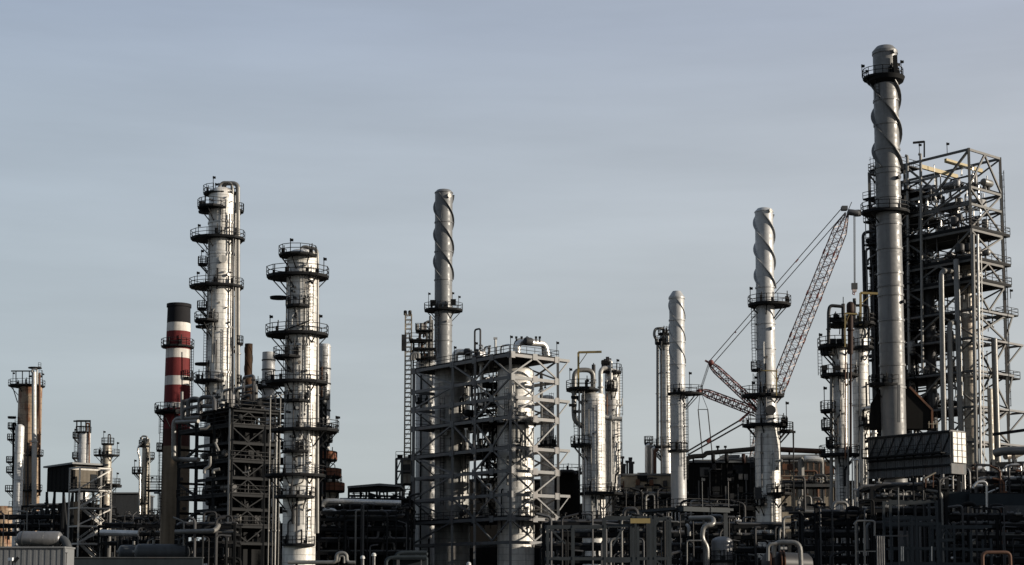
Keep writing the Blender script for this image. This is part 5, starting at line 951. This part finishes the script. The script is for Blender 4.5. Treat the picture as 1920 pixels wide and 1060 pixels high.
while z < zs[-1]-4:
    f.deck(z, 10.2, 19, -.8, 7.5, over=.1, t=.15, sides='AB'); k_ += 1; g = random.Random(500+k_)
    for i in range(9):
        a0, b0 = g.uniform(10.4, 18.8), g.uniform(-.5, 7); c_ = f.p(a0, b0, z+.2); r = g.uniform(.25, .7); h = g.uniform(.8, 2.2)
        (MB().drum(c_+Vector((0,0,.3)), c_+Vector((0,0,h)), r, 12) if i % 2 else MB().drum(c_+Vector((0,0,.8))-f.A*h*.6, c_+Vector((0,0,.8))+f.A*h*.6, r*.8, 12)).build('process_pot', g.choice(('pipe_dark','black','pipe_shade','pipe_dull','black')), f.root)
    for i in range(5):
        a0, b0 = g.uniform(10.4, 18.8), g.uniform(-1, 5); MB().pipe([f.p(a0, b0, z+.5), f.p(a0, b0, z+g.uniform(1.2, 3)), f.p(a0-g.uniform(-3, 3), b0, z+2.2)], g.uniform(.07, .2), 8).build('pipe', g.choice(('pipe_dark','pipe_shade','pipe_dull','black')), f.root)
    z += 3.7
g = random.Random(11)
for i in range(84):                                                 # the bundle of tall risers on the left flank
    a = g.uniform(11.9, 19.3); b = g.uniform(-1.6, 3); y1_ = g.uniform(330, 470) if i % 4 else g.uniform(470, 600); z1_ = Z(y1_, 236); z0_ = 20 if i % 3 else z1_-g.uniform(8, 25); r = g.choice((.07, .1, .14, .14, .2, .26))
    pts = [f.p(a,b,z0_), f.p(a,b,z1_), f.p(a-g.uniform(.6, 3), b+g.uniform(0, 2), z1_)]
    MB().pipe(pts, r, 8).build('pipe', g.choice(('pipe_dark','pipe_shade','pipe_dark','pipe_dull','black','pipe_dark')), f.root)
for i in range(5, n-1): f.pipes(5, zs[i]-2, zs[i]+2.5, 200+i, ('pipe','pipe_dull','pipe_dark'), (.08,.24)); f.equipment(zs[i], 5, 300+i, ('pipe_dull','pipe_dark','black','tank_silver'))
for i in range(0, 5): f.pipes(4, zs[i]-2, zs[i]+2.5, 220+i, ('pipe_dull','pipe_dark','pipe_dark'), (.08,.2), a=(.5,.98)); f.equipment(zs[i], 3, 320+i, ('pipe_dark','black'))
f.stair(12.2, 17.8, -.9, zs[4], zs[5], m='frame_dark'); f.stair(17.8, 12.2, -.9, zs[5], zs[6], m='frame_dark'); f.stair(12.2, 17.8, -.9, zs[6], zs[7], m='frame_dark'); f.stair(12.2, 17.8, -.9, zs[2], zs[3], m='frame_dark')
for x, y0, d in ((1697, 293, 8), (1722, 290, 6)): MB().pipe([P(x+8, 700, 236+d), P(x+4, y0, 236+d), P(x, y0-1, 236+d)], .22, 10, .5).build('pipe', 'pipe_dull', f.root)
MB().bar(P(1733, 295, 243), P(1733, 265, 243), .2).bar(P(1733, 266, 243), P(1712, 268, 243), .3).build('davit', 'black', f.root)
for x, y, y1_, d in ((1724, 290, 272, 8), (1776, 288, 270, 7), (1850, 425, 398, 3), (1854, 478, 452, 3), (1853, 622, 604, 3), (1895, 560, 545, 5)): floodlight(f.root, P(x, y, 236+d), Z(y1_, 236+d)-P(x, y, 236+d).z)
f.deck(Z(578, 236), 0, 1.5, 8.4, 11.8, over=.05); f.deck(Z(700, 236), 0, 1.5, 8.4, 11.8, over=.05); ladder(f.root, f.p(.4, 9, 30), 38, True, .766, .643)
for x, y, s_ in ((1790, 415, 1.4), (1800, 408, .9), (1830, 412, .8), (1834, 470, 1.1), (1800, 465, 1.6), (1815, 463, 1.2)): MB().drum(P(x, y+6, 238), P(x, y-4, 238), s_*.45, 14).build('process_pot', 'pipe_dark', f.root)
def inner(nm, lb, x, y, w, d, m, ya=None): return Col(nm, lb, 'column' if 'col' in nm else 'pipe', x, 700, 236+d, [(y, w), (1000, w)], m, 'risers inside the process tower', dome=.4, n=24)
inner('riser_pipe', 'tall silver riser left of the main column in the right process tower', 1799, 488, 11, 1, 'riser'); inner('process_column', 'dark column deep inside the left half of the right process tower', 1746, 470, 20, 9, 'pipe_dark'); inner('process_column', 'main shaded column inside the right process tower', 1817, 470, 22, 5.5, 'clad_old')
t = thing('riser_pipe', 'silver riser with an elbow at its head in the right process tower', 'pipe', tuple(P(1767, 900, 236)), 'risers inside the process tower'); MB().pipe([P(1767+4, 860, 236), P(1765, 508, 236), P(1795, 508, 240)], .4, 14, 1.2).build('pipe', 'riser', t)
t = thing('riser_pipe', 'shorter silver riser beginning halfway up the right process tower', 'pipe', tuple(P(1783, 900, 236)), 'risers inside the process tower'); MB().pipe([P(1785, 860, 236), P(1780, 606, 236), P(1797, 602, 239)], .4, 14, 1.2).build('pipe', 'riser', t)
inner('riser_pipe', 'silver riser with capped head on the right side of the process tower', 1866, 636, 11.5, 1.5, 'riser'); c = inner('riser_pipe', 'short dark topped riser low on the right of the process tower', 1855, 730, 10, -.5, 'clad_old')
t = thing('riser_pipe', 'thin bright riser close to the front corner of the process tower', 'pipe', tuple(P(1833, 900, 234)), 'risers inside the process tower')
for x, r, m in ((1829, .28, 'riser'), (1838, .2, 'pipe'), (1845, .07, 'pipe')): MB().tube((P(x, 900, 235).x, 235, 12), P(x-5, 440 if r > .1 else 480, 235), r, 10).build('pipe', m, t)
MB().tube(P(1893, 800, 237), P(1889, 540, 237), .06, 6).build('cable', 'rail', f.root)
# right edge: big elbow pipe and platform clutter
t = thing('overhead_pipe', 'fat horizontal silver pipe entering at the right edge beside the process tower', 'pipe', tuple(P(1880, 900, 228))); MB().pipe([P(1866, 850, 230), P(1880, 846, 229), P(1990, 844, 226)], .62, 14, 1.5).build('pipe', 'pipe_dull', t); MB().pipe([P(1885, 856, 231), P(1905, 853, 232), P(1920, 846, 233)], .5, 14).build('pipe', 'clad_old', t); MB().bar((P(1900, 880, 229).x, 229, 0), P(1900, 850, 229), .4).build('pipe_support', 'frame_mid', t)
t = thing('pipe_bend', 'long lit silver pipe stepping down under the process tower', 'pipe', tuple(P(1870, 900, 216))); MB().pipe([P(1832, 879, 216), P(1842, 879, 216), P(1844, 893, 216), P(1900, 896, 216)], .42, 12, 1.0).build('pipe', 'pipe', t); MB().bar((P(1890, 900, 216.5).x, 216.5, 0), P(1890, 898, 216.5), .3).build('pipe_support', 'frame_dark', t)
t = thing('pipe_bridge', 'dark beam bridge carrying pipes out of the right edge below the fat pipe', 'pipe bridge', tuple(P(1900, 870, 226))); MB().bar(P(1858, 872, 226), P(1990, 868, 226), .4, .7).build('beam', 'frame_dark', t); MB().bar(P(1862, 815, 229), P(1990, 797, 222), .3, .4).build('beam', 'frame_dark', t)
for x in (1903, 1862): MB().bar((P(x, 900, 226).x, 226, 0), P(x, 862, 226), .45).build('post', 'frame_mid', t)
for i in range(14): x = 1868+i*5; r = .16+.05*(i % 3); MB().drum(P(x, 884+(i*7) % 9-12, 227), P(x+3, 884+(i*7) % 9-12, 227), r, 8).tube(P(x+1, 884, 227), P(x+1, 866, 227), .07, 6).build('valve', ('pipe_dull','pipe_dark')[i % 2], t)
rack('sunlit pipe rack crowded with fittings below the furnace end panel', 1770, 1990, 212, [930, 912, 900, 887], 6, 7, 21, drops=30, valves=60, ms=('pipe','pipe_dull','pipe_dark','pipe_rust','pipe_dark','pipe_shade'), rmax=.22)
rack('dark pipe rack below the furnace box', 1636, 1775, 183, [985, 955, 935, 912], 6, 6, 22, drops=20, valves=30)
dw = thing('deck', 'long dark blue deck edge under the crowded sunlit pipes at the right', 'deck', tuple(P(1840, 940, 198)))
for x0_, x1_, y0_, y1_, Y, m in ((1752, 1818, 922, 950, 197, 'siding_blue'), (1818, 1990, 926, 948, 196, 'siding_blue'), (1885, 1990, 948, 962, 192, 'frame_mid')): a, b = P(x0_, y1_, Y), P(x1_, y0_, Y); MB().box(((a.x+b.x)/2, Y+.6, (a.z+b.z)/2), (b.x-a.x, 1.2, b.z-a.z)).build('deck_panel', m, dw)
a, b = P(1818, 926, 196), P(1990, 926, 196); railing([(a.x, 196), (b.x, 196)], a.z, dw, closed=False)
for x in (1770, 1850, 1915): MB().bar((P(x, 950, 198).x, 198, 0), P(x, 948, 198), .4).build('post', 'frame_dark', dw)
t = thing('hatch_cover', 'small tilted rust brown sheet caught in sunlight under the furnace', 'hatch cover', tuple(P(1742, 893, 182))); MB().bar(P(1732, 898, 182), P(1753, 887, 182), .9, .12).build('sheet', 'beige', t)
for x, y in ((1736, 896), (1750, 889)): MB().bar((P(x, 920, 182.3).x, 182.3, Z(914, 182)), P(x, y, 182.3), .12).build('stay', 'pipe_rust', t)
t = thing('thin_pipe', 'thin pale pipe with two crooks hanging down over the dark blue deck', 'pipe', tuple(P(1845, 950, 190))); MB().pipe([P(1826, 912, 190), P(1832, 904, 190), P(1850, 903, 190), P(1851, 1018, 190)], .14, 10, .5).build('pipe', 'pipe', t); MB().pipe([P(1831, 955, 190), P(1832, 967, 190), P(1843, 969, 190), P(1843, 985, 190)], .13, 10, .4).build('pipe', 'pipe_dull', t); MB().pipe([P(1824, 916, 190.4), P(1828, 911, 190.4), P(1842, 911, 190.4)], .18, 10).build('pipe', 'pipe', t)
# front steelwork, right
def portal(label, posts, beams, Y, m='frame_mid', pw=.34, extra=(), name='steel_portal', cat='steel frame', depth=3, group='low steel portals along the bottom edge'):
    t = thing(name, label, cat, (P(posts[0][0], 1060, Y).x, Y, 0), group)
    for x, y in posts:
        for d in (0, depth): a = P(x, y, Y); MB().bar((a.x, Y+d, 0), (a.x, Y+d, a.z), pw).build('post', m, t)
    for x0_, x1_, y, h in beams:
        a, b = P(x0_, y, Y), P(x1_, y, Y)
        MB().bar((a.x, Y, a.z-h/2), (b.x, Y, a.z-h/2), pw*.65, h).build('beam', m, t); MB().bar((a.x, Y+depth, a.z-h/2), (b.x, Y+depth, a.z-h/2), pw*.65, h).build('beam', m, t)
    for x0_, y0_, x1_, y1_ in extra: MB().bar(P(x0_, y0_, Y), P(x1_, y1_, Y), .18).build('brace', m, t)
    return t
t = portal('blue grey steel portal frame low in front of the furnace', [(1669, 937), (1709, 968), (1718, 968), (1756, 939)], [(1669, 1756, 938, .3), (1671, 1755, 968, .35), (1671, 1755, 979, .35), (1756, 1788, 1010, .3), (1670, 1757, 1026, .25), (1672, 1755, 1054, .5)], 165, 'portal_blue', .24)
for x in (1703, 1719, 1735, 1752): MB().box(P(x, 936, 165), (.2,.3,.3)).build('fixture', 'black', t)
MB().tube((P(1684, 1000, 164).x, 164, 0), P(1684, 915, 164), .08, 8).build('pipe', 'frame_mid', t); MB().bar(P(1642, 1005, 164), P(1703, 1005, 164), .15).build('beam', 'frame_mid', t)
for x in (1690, 1693.5, 1747): MB().tube(P(x, 1052, 164), P(x, 1025, 164), .06, 8).build('pipe', 'pipe', t)
portal('dark steel grid of posts and beams right of the blue grey portal', [(1762, 980), (1788, 982), (1820, 998), (1858, 1010)], [(1757, 1860, 985, .3), (1758, 1788, 1010, .25), (1757, 1815, 1027, .25), (1820, 1860, 1028, .25), (1757, 1830, 1055, .3)], 172, 'portal_blue', .22, ((1765, 1008, 1771, 988), (1771, 988, 1784, 1008)))
t = thing('pipe_bundle', 'bundle of four upright grey pipes left of the blue grey portal', 'pipes', (P(1650, 1060, 150).x, 150, 0))
for i in range(4): MB().tube((P(1644.5+i*4, 1060, 150).x, 150, 0), P(1644.5+i*4, 1005.5, 150), .085, 10).build('pipe', 'tank_silver', t)
MB().bar(P(1642, 1008, 150), P(1659, 1008, 150), .12, .2).build('clamp', 'frame_mid', t)
t = thing('pipe_portal', 'thin pale pipe goalpost in front of the slender pale column foot', 'pipe', (P(1620, 1060, 158).x, 158, 0)); MB().pipe([P(1601, 984, 158), P(1606, 977, 158), P(1640, 977, 158), P(1640, 1005, 158)], .1, 8, .3).build('pipe', 'pipe_dull', t); MB().tube((P(1620.5, 1060, 158).x, 158, 0), P(1620.5, 978, 158), .1, 8).build('post', 'pipe_dull', t); MB().tube((P(1604, 1060, 158).x, 158, 0), P(1604, 980, 158), .09, 8).build('post', 'pipe_dull', t); MB().bar(P(1604, 1034, 158), P(1642, 1034, 158), .1).build('rail', 'pipe_dull', t)
t = thing('pipe_hoop', 'rust brown pipe hoop at the bottom right corner', 'pipe', (P(1868, 1060, 120).x, 120, 0)); b = P(1842, 1062, 120); MB().pipe([(b.x, 120, 0), P(1842, 1036, 120), P(1894, 1036, 120), (P(1894, 1060, 120).x, 120, 0)], .13, 12, .4).build('pipe', 'pipe_rust', t)
portal('grey steel gantry with braces at the bottom between big frame and walkway', [(1027, 985), (1075, 985), (1134, 970), (1187, 968), (1196, 968), (1219, 966), (1228, 966), (1256, 970)], [(1022, 1140, 985, .3), (1134, 1230, 968, .3), (1140, 1186, 983, .25), (1229, 1258, 970, .25), (1022, 1250, 1045, .28), (1140, 1186, 1050, .25)], 172, 'portal_blue', .26, ((1148, 1024, 1168, 991), (1030, 990, 1060, 1020), (1229, 985, 1238, 972), (1228, 1050, 1240, 1060)))
ob = MB().bar(P(1182, 977, 171.5), P(1219, 977, 171.5), .3, .52).build('hoist_beam', 'yellow', loc=tuple(P(1200, 977, 171.5))); tag(ob, 'short yellow hoist beam fixed across the grey steel gantry', 'hoist beam')
rack('dark pipe rack behind the grey steel gantry at the bottom', 1020, 1290, 188, [1050, 1025, 1000, 980], 5, 6, 31, drops=22, valves=34)
rack('dark pipe rack behind the S bent pipe at the bottom', 1286, 1470, 200, [1055, 1030, 1005, 985], 5, 6, 32, drops=22, valves=30)
rack('dark pipe rack below the slender column and the goalpost pipe', 1500, 1680, 190, [1050, 1025, 1000, 978, 962], 5, 6, 33, drops=22, valves=30)
rack('dark pipe rack in the bottom right corner behind the rust brown hoop', 1750, 1990, 186, [1050, 1028, 1005, 984, 968], 5, 6, 34, drops=20, valves=30)
rack('pipe rack in front of the dark steel frame at lower left', 330, 440, 206, [1050, 1020, 1000, 985], 4, 5, 35, drops=12, valves=16)
t = thing('pipeline', 'thick silver pipe stub lying in front of the dark frame posts', 'pipe', tuple(P(346, 998, 204))); MB().pipe([P(328, 998, 204), P(362, 997, 204), P(403, 996, 205), P(410, 985, 206)], .32, 12, 1).build('pipe', 'pipe_dull', t); MB().bar((P(350, 1000, 204).x, 204.3, 0), P(350, 1001, 204.3), .25).build('pipe_support', 'frame_dark', t)
building('process_building', 'plain dark process building in the shade outside the view beyond the process tower', 2260, 2900, 770, 205, 90, 'brick_dark', 'roof') if 0 else None
shade_hall = thing('process_hall', 'long dark hall added unseen beyond the right edge to shade the plant', 'building', (112, 215, 0)); MB().box((112, 215, 13), (34, 150, 26)).build('wall', 'brick_dark', shade_hall); MB().box((112, 215, 26.2), (35, 151, .4)).build('roof', 'roof', shade_hall)  # added out of view to block the low sun from the lower plant
# long dark process buildings closing the view between the units
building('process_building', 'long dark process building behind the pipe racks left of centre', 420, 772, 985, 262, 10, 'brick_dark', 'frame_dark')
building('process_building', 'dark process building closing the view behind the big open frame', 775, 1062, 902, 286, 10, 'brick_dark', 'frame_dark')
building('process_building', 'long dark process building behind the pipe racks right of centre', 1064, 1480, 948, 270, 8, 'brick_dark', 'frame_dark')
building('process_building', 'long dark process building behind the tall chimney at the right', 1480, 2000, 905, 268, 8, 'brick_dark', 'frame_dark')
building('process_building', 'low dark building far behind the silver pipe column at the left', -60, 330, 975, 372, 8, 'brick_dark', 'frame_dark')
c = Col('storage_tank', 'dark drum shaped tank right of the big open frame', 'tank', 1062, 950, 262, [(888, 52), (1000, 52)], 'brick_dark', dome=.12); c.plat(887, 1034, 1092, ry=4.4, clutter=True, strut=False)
MB().pipe([P(1050, 890, 258), P(1050, 884, 258), P(1075, 884, 258), P(1080, 890, 258)], .3, 10).build('pipe', 'pipe_dark', c.root)
for o in bpy.data.objects:
    if '_o' in o: del o['_o']
